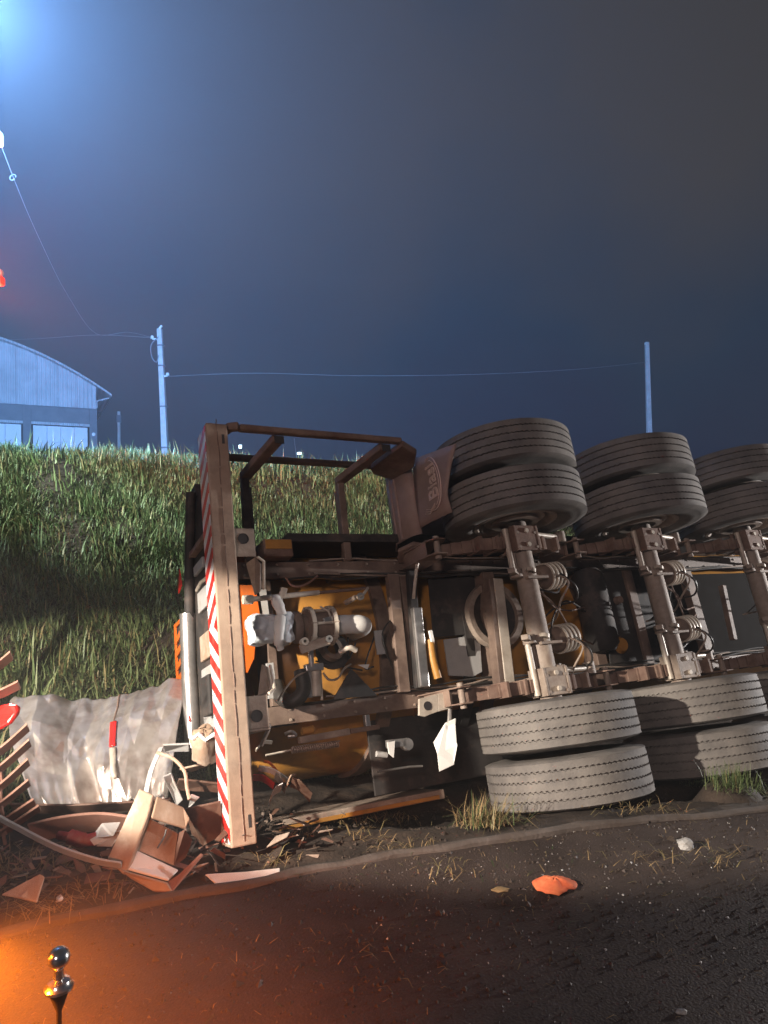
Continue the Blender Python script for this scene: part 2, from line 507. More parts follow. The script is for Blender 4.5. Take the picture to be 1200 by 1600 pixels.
# ------------------------------------------------------------------ grass on the bank
def blades(name, x, y, z, length, width, mats, bend=0.5, lean_dir=None, seed=1, kind='stuff', flat=0.0, clump=None):
    """one mesh of bent, tapering blades; three levels each"""
    r = np.random.default_rng(seed)
    n = len(x)
    az = r.uniform(0, 2*np.pi, n)
    # blades of one clump lean roughly the same way
    ph = np.sin(x*3.1+np.sin(y*4.3)*1.5) + np.sin(y*5.7+x*2.2)
    az = np.where(r.uniform(0, 1, n) < 0.6, ph*2.4 + r.normal(0, 0.7, n), az)
    tilt = r.uniform(0.05, bend, n)
    if flat:
        tilt = r.uniform(flat, 1.5, n)
    d = np.stack([np.cos(az), np.sin(az)], -1)
    if lean_dir is not None:
        d = d + np.asarray(lean_dir)
        d /= np.linalg.norm(d, axis=1)[:, None]
    w = np.stack([-d[:, 1], d[:, 0]], -1)
    L = length*r.uniform(0.55, 1.25, n)
    W = width*r.uniform(0.7, 1.3, n)
    base = np.stack([x, y, z], -1)
    def level(t, ww):
        ang = tilt*(0.4+0.9*t)
        horiz = np.sin(ang)*L*t
        vert = np.cos(ang)*L*t
        c = base + np.concatenate([d*horiz[:, None], vert[:, None]], 1)
        s = np.concatenate([w*(W*ww/2)[:, None], np.zeros((n, 1))], 1)
        return c - s, c + s
    a0, a1 = level(0.0, 1.0); b0, b1 = level(0.5, 0.8); c0, _ = level(1.0, 0.0)
    co = np.stack([a0, a1, b1, b0, c0], 1).reshape(-1, 3)
    me = bpy.data.meshes.new(name)
    me.vertices.add(n*5); me.vertices.foreach_set('co', co.astype(np.float32).ravel())
    idx = np.arange(n)[:, None]*5
    loops = np.concatenate([idx+np.array([0,1,2,3]), idx+np.array([3,2,4])], 1).ravel()
    me.loops.add(n*7); me.loops.foreach_set('vertex_index', loops.astype(np.int32))
    me.polygons.add(n*2)
    ls = np.stack([np.arange(n)*7, np.arange(n)*7+4], 1).ravel()
    me.polygons.foreach_set('loop_start', ls.astype(np.int32))
    tone = r.choice(len(mats), n, p=[m[1] for m in mats])
    me.polygons.foreach_set('material_index', np.repeat(tone, 2).astype(np.int32))
    for m, _p in mats:
        me.materials.append(m)
    me.update(calc_edges=True)
    o = bpy.data.objects.new(name, me)
    COL.objects.link(o)
    if kind:
        o['kind'] = kind
    return o

def leafmat(name, c, rough=0.55):
    m = mat(name, tuple(v*0.8 for v in c), tuple(v*1.2 for v in c), rough, 0, 1.2)
    b = m.node_tree.nodes['Principled BSDF']
    b.inputs['Transmission Weight'].default_value = 0.0
    b.inputs['Subsurface Weight'].default_value = 0.0
    return m
G1 = leafmat('grass_green', (0.075, 0.115, 0.038))
G2 = leafmat('grass_pale', (0.125, 0.155, 0.066))
G3 = leafmat('grass_dark', (0.035, 0.070, 0.018))
G4 = leafmat('grass_straw', (0.19, 0.16, 0.07))

def scatter_bank(n, u0, u1, v0, v1, seed, thr):
    r = np.random.default_rng(seed)
    u = r.uniform(u0, u1, n); v = r.uniform(v0, v1, n)
    k = np.array([mnoise.noise(Vector((a*1.3, b*1.3, seed*1.7))) + 0.5*mnoise.noise(Vector((a*4.0, b*4.0, seed*0.7))) for a, b in zip(u, v)])
    keep = k > thr + r.uniform(-0.25, 0.25, n)
    u, v, k = u[keep], v[keep], k[keep]
    x, y = xy(u, v)
    return x, y, ground_h(u, v) + 0.01, k
x, y, z, k = scatter_bank(200000, -2.4, 6.8, 4.95, 9.5, 3, -0.45)
blades('grass', x, y, z, 0.105 + 0.075*np.clip(k, -0.5, 0.9), 0.0085, [(G1, .40), (G2, .28), (G3, .20), (G4, .12)], 1.45, None, 4, clump=k)
x, y, z, k = scatter_bank(26000, -5.5, 12.0, 5.2, 10.5, 5, -0.2)
blades('grass', x, y, z, 0.14, 0.013, [(G1, .45), (G2, .2), (G3, .25), (G4, .10)], 1.3, None, 6)
x, y, z, k = scatter_bank(9000, -2.4, 6.8, 4.95, 9.3, 8, 0.05)
blades('grass', x, y, z, 0.24, 0.015, [(G1, .40), (G2, .40), (G4, .20)], 1.45, None, 9)
x, y, z, k = scatter_bank(3000, -2.4, 3.0, 4.8, 6.0, 14, -0.1)
blades('grass', x, y, z, 0.30, 0.015, [(G1, .30), (G2, .50), (G4, .20)], 1.5, None, 15)
x, y, z, k = scatter_bank(700, -2.4, 6.0, 8.0, 9.1, 18, 0.0)
blades('grass', x, y, z, 0.24, 0.013, [(G1, .45), (G2, .47), (G4, .08)], 1.1, None, 19)
x, y, z, k = scatter_bank(2500, -2.4, 6.5, 5.0, 9.0, 20, 0.1)
blades('grass', x, y, z, 0.26, 0.006, [(G4, 1.0)], 1.45, None, 21)
# ================================================================== the overturned tank trailer
# local axes: x forward along the trailer, y across it (now pointing up), z out of its underside
TRAILER = empty('tank_trailer', label='ochre tank semi trailer lying on its side, underside and three dual-wheel axles showing', category='trailer')
TRAILER.matrix_world = Matrix(((0.88568, -0.11621, 0.44952, 1.00904),
                               (0.46355, 0.27639, -0.84186, 4.73824),
                               (-0.02641, 0.95399, 0.29866, 1.02287),
                               (0, 0, 0, 1)))
T = TRAILER
Y, Z = (0, 1, 0), (0, 0, 1)
X = (1, 0, 0)
XN = -2.19

# tank shell with dished rear end
tk = MB()
TR_, TCZ = 0.90, -1.50
prof = [(0.02, -1.80), (0.35, -1.79), (0.62, -1.75), (0.80, -1.66), (0.875, -1.54), (0.90, -1.38), (0.90, 6.5)]
tk.lathe(prof, (0, 0, TCZ), X, 72)
tank = tk.build('tank', 'ochre', T)
for xx in (-0.86, 0.02, 1.02):
    rb = MB().lathe([(0.895, -0.05), (0.935, -0.05), (0.935, 0.05), (0.895, 0.05)], (xx, 0, TCZ), X, 72)
    rb.build('tank_ring', 'chassis', tank)
for xx in (-0.6, 0.5, 1.55, 2.6):
    MB().lathe([(0.90, -0.008), (0.9045, -0.004), (0.9045, 0.004), (0.90, 0.008)], (xx, 0, TCZ), X, 72).build('weld_seam', 'ochre', tank)
# black box standing in for the shaded upper tank above the frame rail
MB().box((-1.55, 0.63, -1.05), (4.0, 0.69, -0.46)).build('shade_box', 'plastic', T, 0.006)

# frame rails: I-beams
for yc in (0.445, -0.475):
    fr = MB()
    fr.box((-1.98, yc-0.055, -0.512), (6.0, yc+0.055, -0.50))
    fr.box((-1.98, yc-0.006, -0.79), (6.0, yc+0.006, -0.512))
    fr.box((-1.98, yc-0.055, -0.80), (6.0, yc+0.055, -0.79))
    rail = fr.build('frame_rail', 'chassis', T, 0.003)
    for xx in (-1.75, -1.2, -0.35, 0.6, 1.7):
        MB().box((xx-0.005, yc+(0.006 if yc < 0 else -0.052), -0.785), (xx+0.005, yc+(0.052 if yc < 0 else -0.006), -0.515)).build('stiffener', 'chassis', rail)
for xx, z0, z1, w, m in ((-1.70, -0.78, -0.53, 0.06, 'chassis'), (-0.70, -0.76, -0.46, 0.09, 'chassis'),
                      (0.0, -0.7, -0.42, 0.10, 'chassis'), (1.02, -0.7, -0.5, 0.10, 'chassis'), (1.5, -0.7, -0.46, 0.09, 'chassis'), (2.3, -0.7, -0.5, 0.1, 'chassis')):
    MB().box((xx-w/2, -0.415, z0), (xx+w/2, 0.385, z1)).build('crossmember', m, T, 0.006)
# lower rub rail lying on the soil, ochre edge
sr = MB().box((-1.75, -1.13, -1.02), (-0.55, -1.07, -0.62)).build('side_rail', 'axle', T, 0.008)
MB().box((-1.74, -1.125, -0.618), (-0.60, -1.10, -0.606)).build('rail_trim', 'ochre', sr, 0.003)
# inclined hopper skirt and dark saddle arcs on the lower part of the tank
for xx in (-0.2,):
    sd = MB().lathe([(0.93, -0.035), (0.99, -0.035), (0.99, 0.035), (0.93, 0.035)], (xx, 0, TCZ), X, 72)
    sd.build('saddle_band', 'plastic', T)

# ---- rear underrun bumper
bm = MB()
bm.box((-2.188, -1.092, -0.12), (-2.06, 1.185, 0.08))
bumper = bm.build('rear_bumper', 'bumper', T, 0.008)
tp = MB().box((-2.1915, -1.075, -0.112), (-2.1885, 1.17, 0.066))
tp.build('reflective_tape', 'tape', bumper)
for yy in (-0.985, 1.085):
    MB().box((-2.098, yy-0.03, 0.0795), (-2.082, yy+0.03, 0.0815)).build('slot', 'dark', bumper, 0.004)
sm_ = MB()
yy = -1.07
while yy < 1.15:
    ln = random.uniform(0.05, 0.16)
    x0 = -2.122 + random.uniform(-0.003, 0.003)
    sm_.tube([(x0, yy, 0.0805), (x0 + random.uniform(-.003, .003), yy+ln*0.5, 0.0818), (x0, yy+ln, 0.0805)], 0.0032, 6)
    yy += ln + random.uniform(0.0, 0.02)
sm_.build('weld_bead', 'rust', bumper)
for yy, flip in ((0.47, 1), (-0.47, -1)):
    bk = MB()
    bk.plate([(-2.055, yy-0.085, 0.03), (-1.93, yy-0.085, 0.02), (-1.93, yy+0.085, 0.02), (-2.055, yy+0.085, 0.03)], 0.012)
    bk.plate([(-1.93, yy+0.085*flip, 0.02), (-1.93, yy+0.085*flip, -0.5), (-2.055, yy+0.085*flip, -0.5), (-2.055, yy+0.085*flip, 0.03)], 0.012)
    bk.plate([(-1.93, yy-0.085*flip, 0.02), (-1.89, yy-0.12*flip, -0.02), (-1.87, yy-0.25*flip, -0.12), (-1.90, yy-0.27*flip, -0.14), (-1.95, yy-0.085*flip, -0.1)], 0.014)
    b_ = bk.build('bumper_bracket', 'axle', T, 0.004)
    MB().lathe([(0.0, 0.0), (0.032, 0.0), (0.032, 0.002)], (-2.0, yy+0.02*flip, 0.0285), Z, 20).build('bracket_hole', 'dark', b_)
    MB().tube([(-1.925, yy-0.09*flip, 0.03), (-1.885, yy-0.11*flip, 0.01), (-1.865, yy-0.25*flip, -0.09)], 0.009, 8).build('bracket_edge', 'cream', b_)

# ---- rear body panel with lamps
rp = MB()
rp.box((-2.02, -0.62, -1.22), (-1.99, 1.12, -0.42))
rp.box((-2.03, 1.12, -1.25), (-1.97, 1.22, -0.95))
panel = rp.build('rear_panel', 'plastic', T, 0.006)
MB().tube([(-2.06, 1.15, -0.95), (-2.06, 0.55, -1.16), (-2.06, 0.0, -1.26), (-2.06, -0.6, -1.28)], 0.035, 12).build('panel_roll', 'plastic', T)
MB().tube([(-2.07, 0.33, -1.22), (-2.07, 0.0, -1.25), (-2.07, -0.58, -1.24)], 0.055, 14).build('bright_roll', 'steel', T)
for y0, y1, z0, z1, m in ((0.28, 0.42, -1.0, -0.68, 'grey'), (0.56, 0.63, -1.08, -0.8, 'grey'), (-0.05, 0.12, -1.0, -0.62, 'tan'), (-0.6, -0.1, -1.0, -0.62, 'grey')):
    MB().box((-2.045, y0, z0), (-2.021, y1, z1)).build('tail_lamp', m, panel, 0.006)
MB().box((-2.07, 0.70, -1.08), (-2.021, 0.74, -0.62)).build('panel_ledge', 'rust', panel, 0.005)
MB().tube([(-2.05, 0.44, -0.98), (-2.06, 0.45, -0.8), (-2.05, 0.44, -0.6)], 0.012, 8).build('lamp_guard', 'cream', panel)
MB().box((-2.11, -0.42, -0.74), (-2.021, -0.18, -0.56)).build('mirror_housing', 'plastic', panel, 0.012)
for (yy, zz) in ((0.58, -1.30), (-0.37, -1.24)):
    MB().plate([(-2.10, yy-0.07, zz-0.06), (-2.10, yy-0.04, zz+0.06), (-2.10, yy+0.10, zz+0.01)], 0.01, (-1, 0, 0)).build('reflector', 'red', panel, 0.003)
# orange hazard plate with open black slots
hz = empty('hazard_plate', (0, 0, 0), T)
op = MB()
op.box((-2.06, 0.33, -1.78), (-2.05, 0.36, -1.34)); op.box((-2.06, -0.14, -1.78), (-2.05, -0.11, -1.34))
op.box((-2.06, -0.11, -1.78), (-2.05, 0.33, -1.73)); op.box((-2.06, -0.11, -1.39), (-2.05, 0.33, -1.34))
op.build('plate_frame', 'orange', hz)
for k in range(4):
    yy = -0.08 + 0.1*k
    MB().bar((-2.055, yy, -1.74), (-2.055, yy+0.07, -1.37), 0.012, 0.045, Y).build('plate_bar', 'orange', hz)
MB().box((-2.044, -0.13, -1.77), (-2.036, 0.35, -1.35)).build('plate_back', 'dark', hz)
# orange inner fender strip right of the bumper and skirt behind, shadow put in its colour
of = MB()
of.plate([(-1.922, 0.347, -0.500), (-1.789, 0.344, -0.500), (-1.775, 0.156, -0.500), (-1.813, -0.004, -0.500), (-1.834, -0.122, -0.500), (-1.881, -0.204, -0.500), (-1.928, -0.200, -0.500)], 0.02)
of.build('inner_fender', 'orange', T, 0.004)
a_ = [(-1.93, 0.47, -0.56)] + [(-1.93+0.22*math.sin(R(t)), 0.47+0.24*math.cos(R(t)), -0.56) for t in range(0, 91, 15)]
MB().plate(a_, 0.03, Z).build('fender_quarter', 'dull_shaded_orange', T, 0.004)
MB().box((-1.96, -0.40, -0.93), (-1.42, 0.38, -0.90)).build('rear_skirt', 'dull_shaded_orange', T, 0.006)
MB().box((-1.74, 0.51, -0.64), (-1.54, 0.63, -0.40)).build('junction_box', 'rust', T, 0.012)
MB().box((-1.73, 0.56, -0.399), (-1.55, 0.622, -0.394)).build('box_lid', 'ochre', T, 0.003)

# ---- side guard on the upper flank
SGY = 1.19
def guard_rail(z, x0, x1):
    g = MB()
    g.bar((x0, SGY, z), (x1, SGY, z), 0.055, 0.04, Y)
    g.build('guard_rail', 'rust', T, 0.012)
guard_rail(0.03, -1.98, -0.86)
guard_rail(-0.40, -1.98, -0.80)
g = MB(); g.ribbon([(-1.98, SGY, 0.05), (-2.03, SGY, 0.03), (-2.06, SGY, -0.05), (-2.06, SGY, -0.32), (-2.03, SGY, -0.40), (-1.98, SGY, -0.42)], Y, 0.05, 0.05)
g.build('guard_end', 'rust', T, 0.01)
g = MB(); g.plate([(-0.86, SGY, 0.06), (-0.72, SGY-0.03, 0.0), (-0.66, SGY-0.06, -0.16), (-0.70, SGY-0.05, -0.42), (-0.84, SGY, -0.44), (-0.90, SGY, -0.36), (-0.88, SGY, -0.1)], 0.05)
g.build('guard_end', 'rust', T, 0.012)
for xa, xb in ((-1.80, -1.72), (-1.10, -0.97)):
    p_ = MB()
    p_.bar((xa, 1.10, -0.50), (xb, SGY-0.03, -0.01), 0.075, 0.05, Y)
    p_.build('guard_brace', 'rust', T, 0.008)
    p_ = MB().bar((xa-0.015, 0.50, -0.50), (xa, 1.13, -0.50), 0.055, 0.055, X)
    post = p_.build('guard_post', 'chassis', T, 0.008)
    MB().bar((xa+0.07, 0.50, -0.70), (xa+0.075, 1.10, -0.70), 0.05, 0.05, X).build('post_backing', 'chassis', post, 0.006)
    MB().box((xb-0.03, SGY-0.075, 0.012), (xb+0.03, SGY-0.025, 0.018)).build('tube_end', 'dark', post)

# ---- mudflap with lettering and the curled wheel guard behind it
fl = MB()
rows = []
for i in range(9):
    k = i/8
    row = []
    for j in range(9):
        s_ = j/8
        ylo, yhi = 0.665-0.004*s_, 1.17-0.125*s_
        zl = -0.27+0.07*k
        zr = 0.10+0.243*k - 0.09*math.sin(math.pi*k)*0.35
        row.append((-0.64 + 0.06*max(0.0, 0.28-k)*s_**2*3, ylo+(yhi-ylo)*k, zl+(zr-zl)*s_))
    rows.append(row)
vs = [p for r_ in rows for p in r_]
fs = [(i*9+j, i*9+j+1, (i+1)*9+j+1, (i+1)*9+j) for i in range(8) for j in range(8)]
fl.add(vs, fs, True)
flap = fl.build('mudflap', 'flap', T)
sol = flap.modifiers.new('thickness', 'SOLIDIFY'); sol.thickness = 0.014; sol.offset = 0
fd = MB()
ar = [(-0.64, -0.235), (-0.675, -0.26), (-0.70, -0.32), (-0.71, -0.50), (-0.62, -0.68), (-0.40, -0.78), (-0.1, -0.80), (0.2, -0.76), (0.45, -0.66)]
vs, fs = [], []
for (a, b) in ar:
    vs += [(a, 0.62, b), (a, 1.17, b)]
fs = [(2*i, 2*i+1, 2*i+3, 2*i+2) for i in range(len(ar)-1)]
fd.add(vs, fs, True)
fender = fd.build('wheel_guard', 'flap', T)
sol = fender.modifiers.new('thickness', 'SOLIDIFY'); sol.thickness = 0.012
for i in range(4):
    zz = -0.40-0.07*i
    xx = -0.712 if i < 2 else -0.70+0.05*(i-1.2)
    MB().box((xx-0.006, 0.63, zz-0.008), (xx+0.008, 1.16, zz+0.008)).build('guard_ridge', 'flap', fender, 0.003)

def text(name, body, size, m, ext=0.004, off=0.0, parent=None):
    cu = bpy.data.curves.new(name, 'FONT')
    cu.body = body; cu.size = size; cu.extrude = ext; cu.offset = off
    cu.align_x = 'CENTER'; cu.align_y = 'CENTER'
    cu.materials.append(M[m])
    tmp = bpy.data.objects.new(name, cu)
    me = bpy.data.meshes.new_from_object(tmp)
    bpy.data.objects.remove(tmp)
    o = bpy.data.objects.new(name, me)
    COL.objects.link(o); o.parent = parent
    return o
tx = text('lettering', 'Biasi', 0.165, 'letter', 0.003, 0.0025, flap)
# baseline along +y, letter tops towards -z, facing the rear (-x)
tx.matrix_local = Matrix(((0, 0, -1, -0.652), (1, 0, 0, 0.915), (0, -1, 0, 0.01), (0, 0, 0, 1))) @ Matrix.Diagonal((0.86, 1.0, 1.0, 1.0))
em = MB()
em.tube([(-0.648, 0.905+0.19*math.cos(R(t)), -0.005+0.115*math.sin(R(t))) for t in range(-20, 200, 8)], 0.004, 6)
em.tube([(-0.648, 0.905+0.165*math.cos(R(t)), -0.005+0.092*math.sin(R(t))) for t in range(0, 175, 8)], 0.003, 6)
em.build('emblem_arc', 'letter', flap)
em = MB()
for k in range(3):
    em.tube([(-0.648, 0.755-0.012*k, -0.12-0.01*k), (-0.648, 0.735-0.012*k, -0.06-0.01*k), (-0.648, 0.76-0.012*k, 0.0)], 0.003, 6)
em.build('emblem_stroke', 'letter', flap)
MB().plate([(-0.66, 0.60, -0.34), (-0.52, 0.56, -0.30), (-0.50, 0.50, -0.5), (-0.72, 0.50, -0.5), (-0.76, 0.56, -0.40)], 0.03).build('flap_bracket', 'rust', T, 0.008)

# ---- wheels
def tyre_mesh():
    RT, n = 0.508, 180
    prof = [(0.285, -0.105), (0.300, -0.122), (0.335, -0.138), (0.375, -0.147), (0.415, -0.147), (0.445, -0.142), (0.452, -0.143), (0.470, -0.139), (0.492, -0.134), (0.507, -0.126), (RT-0.003, -0.113)]
    gro = []
    for g_ in (-0.080, -0.028, 0.028, 0.080):
        gro.append(g_)
    pr = [(r, y, 0) for r, y in prof]
    for g_ in gro:
        w = 0.0055
        pr += [(RT, g_-w, 1), (RT-0.016, g_-w*0.6, 1), (RT-0.016, g_+w*0.6, 1), (RT, g_+w, 1)]
    pr += [(r, -y, 0) for r, y in reversed(prof)]
    vs, fs = [], []
    for k in range(n):
        t = 2*math.pi*k/n
        zg = 0.0035 if k % 2 else -0.0035
        for r, y, f in pr:
            vs.append((r*math.cos(t), y + (zg if f else 0), r*math.sin(t)))
    m = len(pr)
    for k in range(n):
        k2 = (k+1) % n
        for i in range(m-1):
            fs.append((k*m+i, k2*m+i, k2*m+i+1, k*m+i+1))
    b = MB(); b.add(vs, fs, True)
    me = b.mesh('tyre')
    me.set_sharp_from_angle(angle=R(28))
    me.materials.append(M['rubber'])
    return me
TYRE = tyre_mesh()
def make_wheel():
    w = empty('wheel', (0, 0, 0), None)
    t = bpy.data.objects.new('tyre', TYRE); COL.objects.link(t); t.parent = w
    r_ = MB().lathe([(0.272, -0.128), (0.296, -0.128), (0.300, -0.120), (0.292, -0.108), (0.268, -0.10), (0.255, -0.05), (0.255, 0.05), (0.268, 0.10), (0.292, 0.108), (0.300, 0.120), (0.296, 0.128), (0.272, 0.128),
                     (0.262, 0.118), (0.245, 0.05), (0.235, -0.03), (0.245, -0.09), (0.265, -0.12), (0.272, -0.128)], (0, 0, 0), Y, 56)
    r_.build('rim', 'axle', w)
    MB().lathe([(0.0, 0.02), (0.246, 0.02), (0.246, 0.034), (0.0, 0.034)], (0, 0, 0), Y, 40).build('wheel_disc', 'cream', w)
    return w
W0 = make_wheel()
first = True
AX = (0.0, 1.25, 2.5)
def place_wheel(x, y, flip):
    global first
    w = W0 if first else copy_tree(W0)
    first = False
    w.parent = T
    w.location = (x, y, 0)
    w.rotation_euler = (0, random.uniform(0, 6.28), 0) if not flip else (math.pi, random.uniform(0, 6.28), 0)
for x in AX:
    for y, fl_ in ((0.7475, 0), (1.0825, 1), (-0.7475, 1), (-1.0825, 0)):
        place_wheel(x, y, fl_)

# ---- axles
def make_axle():
    a = MB()
    a.tube([(0, -0.62, 0), (0, 0.62, 0)], 0.073, 24)
    ax = a.build('axle', 'axle', None)
    for s in (1, -1):
        d = MB().lathe([(0.0, 0.0), (0.215, 0.0), (0.222, 0.012), (0.222, 0.03), (0.205, 0.036), (0.205, 0.19), (0.0, 0.19)], (0, 0.645*s, 0), (0, s, 0), 40)
        d.build('brake_drum', 'axle', ax)
        MB().lathe([(0.12, -0.02), (0.17, -0.02), (0.17, 0.0), (0.12, 0.0)], (0, 0.640*s, 0), (0, s, 0), 28).build('dust_ring', 'axle', ax)
        # spring seat channel bolted over the beam
        sc = MB()
        sc.box((-0.105, 0.40*s, -0.06), (-0.083, 0.58*s, 0.10)); sc.box((0.083, 0.40*s, -0.06), (0.105, 0.58*s, 0.10)); sc.box((-0.083, 0.40*s, 0.078), (0.083, 0.58*s, 0.096))
        seat = sc.build('spring_seat', 'axle' if s < 0 else 'rust', ax, 0.005)
        for zz in (0.44, 0.54):
            MB().lathe([(0.0, 0.012), (0.016, 0.012), (0.018, 0.0)], (0.0, zz*s, 0.097), Z, 8).build('bolt', 'cream', seat)
        # brake chamber with its clamp bands
    for yy in (0.235, -0.215):
        c = Vector((0.13, yy, -0.05))
        ad = Vector((1, 0.10, -0.10)).normalized()
        bc = MB().lathe([(0.0, 0.0), (0.06, 0.0), (0.085, 0.03), (0.088, 0.075), (0.088, 0.145), (0.092, 0.15), (0.092, 0.20), (0.075, 0.235), (0.0, 0.245)], c, ad, 28)
        ch = bc.build('brake_chamber', 'chassis', ax)
        for h in (0.085, 0.125, 0.165, 0.205):
            MB().lathe([(0.086, -0.007), (0.101, -0.007), (0.101, 0.007), (0.086, 0.007)], c+ad*h, ad, 28).build('clamp_band', 'cream', ch)
        MB().tube([c+ad*0.06, c+ad*-0.05+Vector((-0.08, 0.02, 0.07)), c+Vector((-0.22, 0.03, 0.07))], 0.011, 8).build('push_rod', 'cream', ch)
        MB().lathe([(0.02, -0.012), (0.035, -0.012), (0.035, 0.012), (0.02, 0.012)], (-0.02, yy+0.02, 0.085), (0.3, 1, 0), 14).build('clevis', 'cream', ch)
        MB().box((-0.06, yy-0.035, 0.055), (0.12, yy-0.015, 0.09)).build('chamber_bracket', 'axle', ch, 0.004)
        # slack adjuster and camshaft towards the wheel
        s = 1 if yy > 0 else -1
        sl = MB().bar((-0.10, yy+0.01, 0.03), (-0.20, yy+0.02, 0.10), 0.05, 0.035, Y)
        sl.lathe([(0.0, -0.03), (0.045, -0.03), (0.045, 0.03), (0.0, 0.03)], (-0.11, yy+0.01, 0.03), Y, 16)
        sa = sl.build('slack_adjuster', 'axle', ax, 0.004)
        MB().tube([(-0.13, yy, 0.03), (-0.13, 0.57*s, 0.03)], 0.021, 12).build('camshaft', 'cream', ax)
        MB().tube([(-0.085, yy+0.03*s, 0.02), (-0.085, 0.50*s, 0.02)], 0.011, 8).build('cam_tube', 'axle', ax)
        for q_ in range(2):
            p0 = c+ad*(0.10+0.06*q_)+Vector((0, 0.0, 0.09))
            hs = spline([p0, p0+Vector((0.05, -0.08-0.03*q_, 0.07)), p0+Vector((0.02+0.09*q_, -0.2, -0.02)), p0+Vector((0.12, -0.30+0.1*q_, -0.25)), p0+Vector((0.0, -0.32, -0.42))], 6)
            MB().tube(hs, 0.0075, 7).build('air_hose', 'hose' if q_ else 'axle', ax)
    return ax
A0 = make_axle()
for i, x in enumerate(AX):
    a = A0 if i == 0 else copy_tree(A0)
    a.parent = T
    a.location = (x, 0, 0)

# ---- leaf springs: leaves one by one, stepped ends, running past each axle
def make_spring():
    root = empty('leaf_spring')
    for k in range(7):
        h = 0.56 - 0.065*k
        b = MB()
        pts = []
        for i in range(13):
            t = -1 + 2*i/12
            pts.append((t*h, 0, 0.0 + 0.016*k - 0.10*(1-(t*h/0.56)**2)*0.0 - 0.11*(t*h/0.56)**2))
        b.ribbon([(p[0], p[1], p[2]-0.06) for p in pts], Y, 0.085, 0.0145)
        b.build('leaf', 'rust', root, 0.002)
    for xx in (-0.34, -0.2, 0.2, 0.34):
        MB().box((xx-0.012, -0.05, -0.16), (xx+0.012, 0.05, 0.045-abs(xx)*0.08)).build('spring_clip', 'rust', root, 0.003)
    for xx in (-0.075, 0.075):
        for yy in (-0.052, 0.052):
            MB().tube([(xx, yy, 0.10), (xx, yy, -0.14)], 0.011, 8).build('u_bolt', 'axle', root)
    return root
S0 = make_spring()
n_ = 0
for x in AX:
    for y in (0.475, -0.505):
        s_ = S0 if n_ == 0 else copy_tree(S0)
        n_ += 1
        s_.parent = T; s_.location = (x, y, 0.0)
# hangers between the springs and the radius rods beside the axles
def make_hanger():
    h = MB()
    for s in (-1, 1):
        h.plate([(-0.10, 0.055*s, -0.50), (0.10, 0.055*s, -0.50), (0.075, 0.055*s, -0.12), (0.04, 0.055*s, -0.04), (-0.04, 0.055*s, -0.04), (-0.075, 0.055*s, -0.12)], 0.010*s, (0, 1, 0))
    h.box((-0.075, -0.055, -0.13), (-0.065, 0.055, -0.45))
    o = h.build('spring_hanger', 'rust', None, 0.004)
    MB().tube([(0, -0.08, -0.10), (0, 0.08, -0.10)], 0.022, 12).build('hanger_pin', 'axle', o)
    return o
H0 = make_hanger()
n_ = 0
for x in (-0.625, 0.625, 1.875, 3.125):
    for y in (0.475, -0.505):
        h_ = H0 if n_ == 0 else copy_tree(H0)
        n_ += 1
        h_.parent = T; h_.location = (x, y, 0)
def make_rod():
    r_ = MB()
    r_.tube([(0.09, 0, -0.02), (0.46, 0.0, -0.10)], 0.019, 12)
    o = r_.build('torque_rod', 'cream', None)
    for p in ((0.09, 0, -0.02), (0.46, 0, -0.10)):
        MB().lathe([(0.016, -0.04), (0.042, -0.04), (0.042, 0.04), (0.016, 0.04)], p, Y, 18).build('rod_eye', 'axle', o)
    MB().box((0.05, -0.03, -0.01), (0.12, 0.03, 0.05)).build('rod_bracket', 'axle', o, 0.005)
    return o
R0 = make_rod()
n_ = 0
for x in AX:
    for y in (0.55, -0.42):
        r_ = R0 if n_ == 0 else copy_tree(R0)
        n_ += 1
        r_.parent = T; r_.location = (x, y, 0.02)
# bracket plate with the hole on the lower rail, left of the lower wheels
bp_ = MB()
bp_.plate([(-0.879, -0.488, -0.200), (-0.897, -0.588, -0.200), (-0.857, -0.600, -0.200), (-0.759, -0.580, -0.200), (-0.739, -0.471, -0.200)], 0.02)
bp_.plate([(-0.739, -0.471, -0.200), (-0.759, -0.580, -0.200), (-0.641, -0.568, -0.200), (-0.630, -0.465, -0.200)], 0.05)
bb = bp_.build('drop_bracket', 'cream', T, 0.004)
MB().lathe([(0.0, 0.0), (0.028, 0.0), (0.028, 0.003)], Vector((-0.827, -0.537, -0.200))+Vector((0, 0, 0.001)), Z, 18).build('bracket_hole', 'dark', bb)

# ---- discharge valve group hanging between the rails at the rear
vx = -1.86
VAL = MB()
VY, VZ = 0.035, -0.36
VAL.lathe([(0.0, -1.62), (0.085, -1.62), (0.10, -1.60), (0.10, -1.575), (0.075, -1.56), (0.075, -1.53), (0.112, -1.52), (0.112, -1.495), (0.088, -1.48), (0.088, -1.385), (0.112, -1.375), (0.112, -1.35), (0.07, -1.33), (0.0, -1.33)], (0, VY, VZ), X, 36)
valve = VAL.build('discharge_valve', 'chassis', T)
MB().tube(spline([(-1.36, VY, VZ), (-1.24, VY, VZ), (-1.15, VY-0.005, VZ), (-1.105, VY-0.01, VZ-0.06), (-1.10, VY-0.01, VZ-0.22)], 6), 0.062, 20).build('elbow_pipe', 'white', valve)
for xx in (-1.508, -1.363):
    MB().lathe([(0.106, -0.012), (0.126, -0.012), (0.126, 0.012), (0.106, 0.012)], (xx, VY, VZ), X, 36).build('flange', 'cream', valve)
    for k in range(8):
        t = 2*math.pi*k/8
        MB().tube([(xx-0.02, VY+0.118*math.cos(t), VZ+0.118*math.sin(t)), (xx+0.02, VY+0.118*math.cos(t), VZ+0.118*math.sin(t))], 0.009, 6).build('flange_bolt', 'axle', valve)
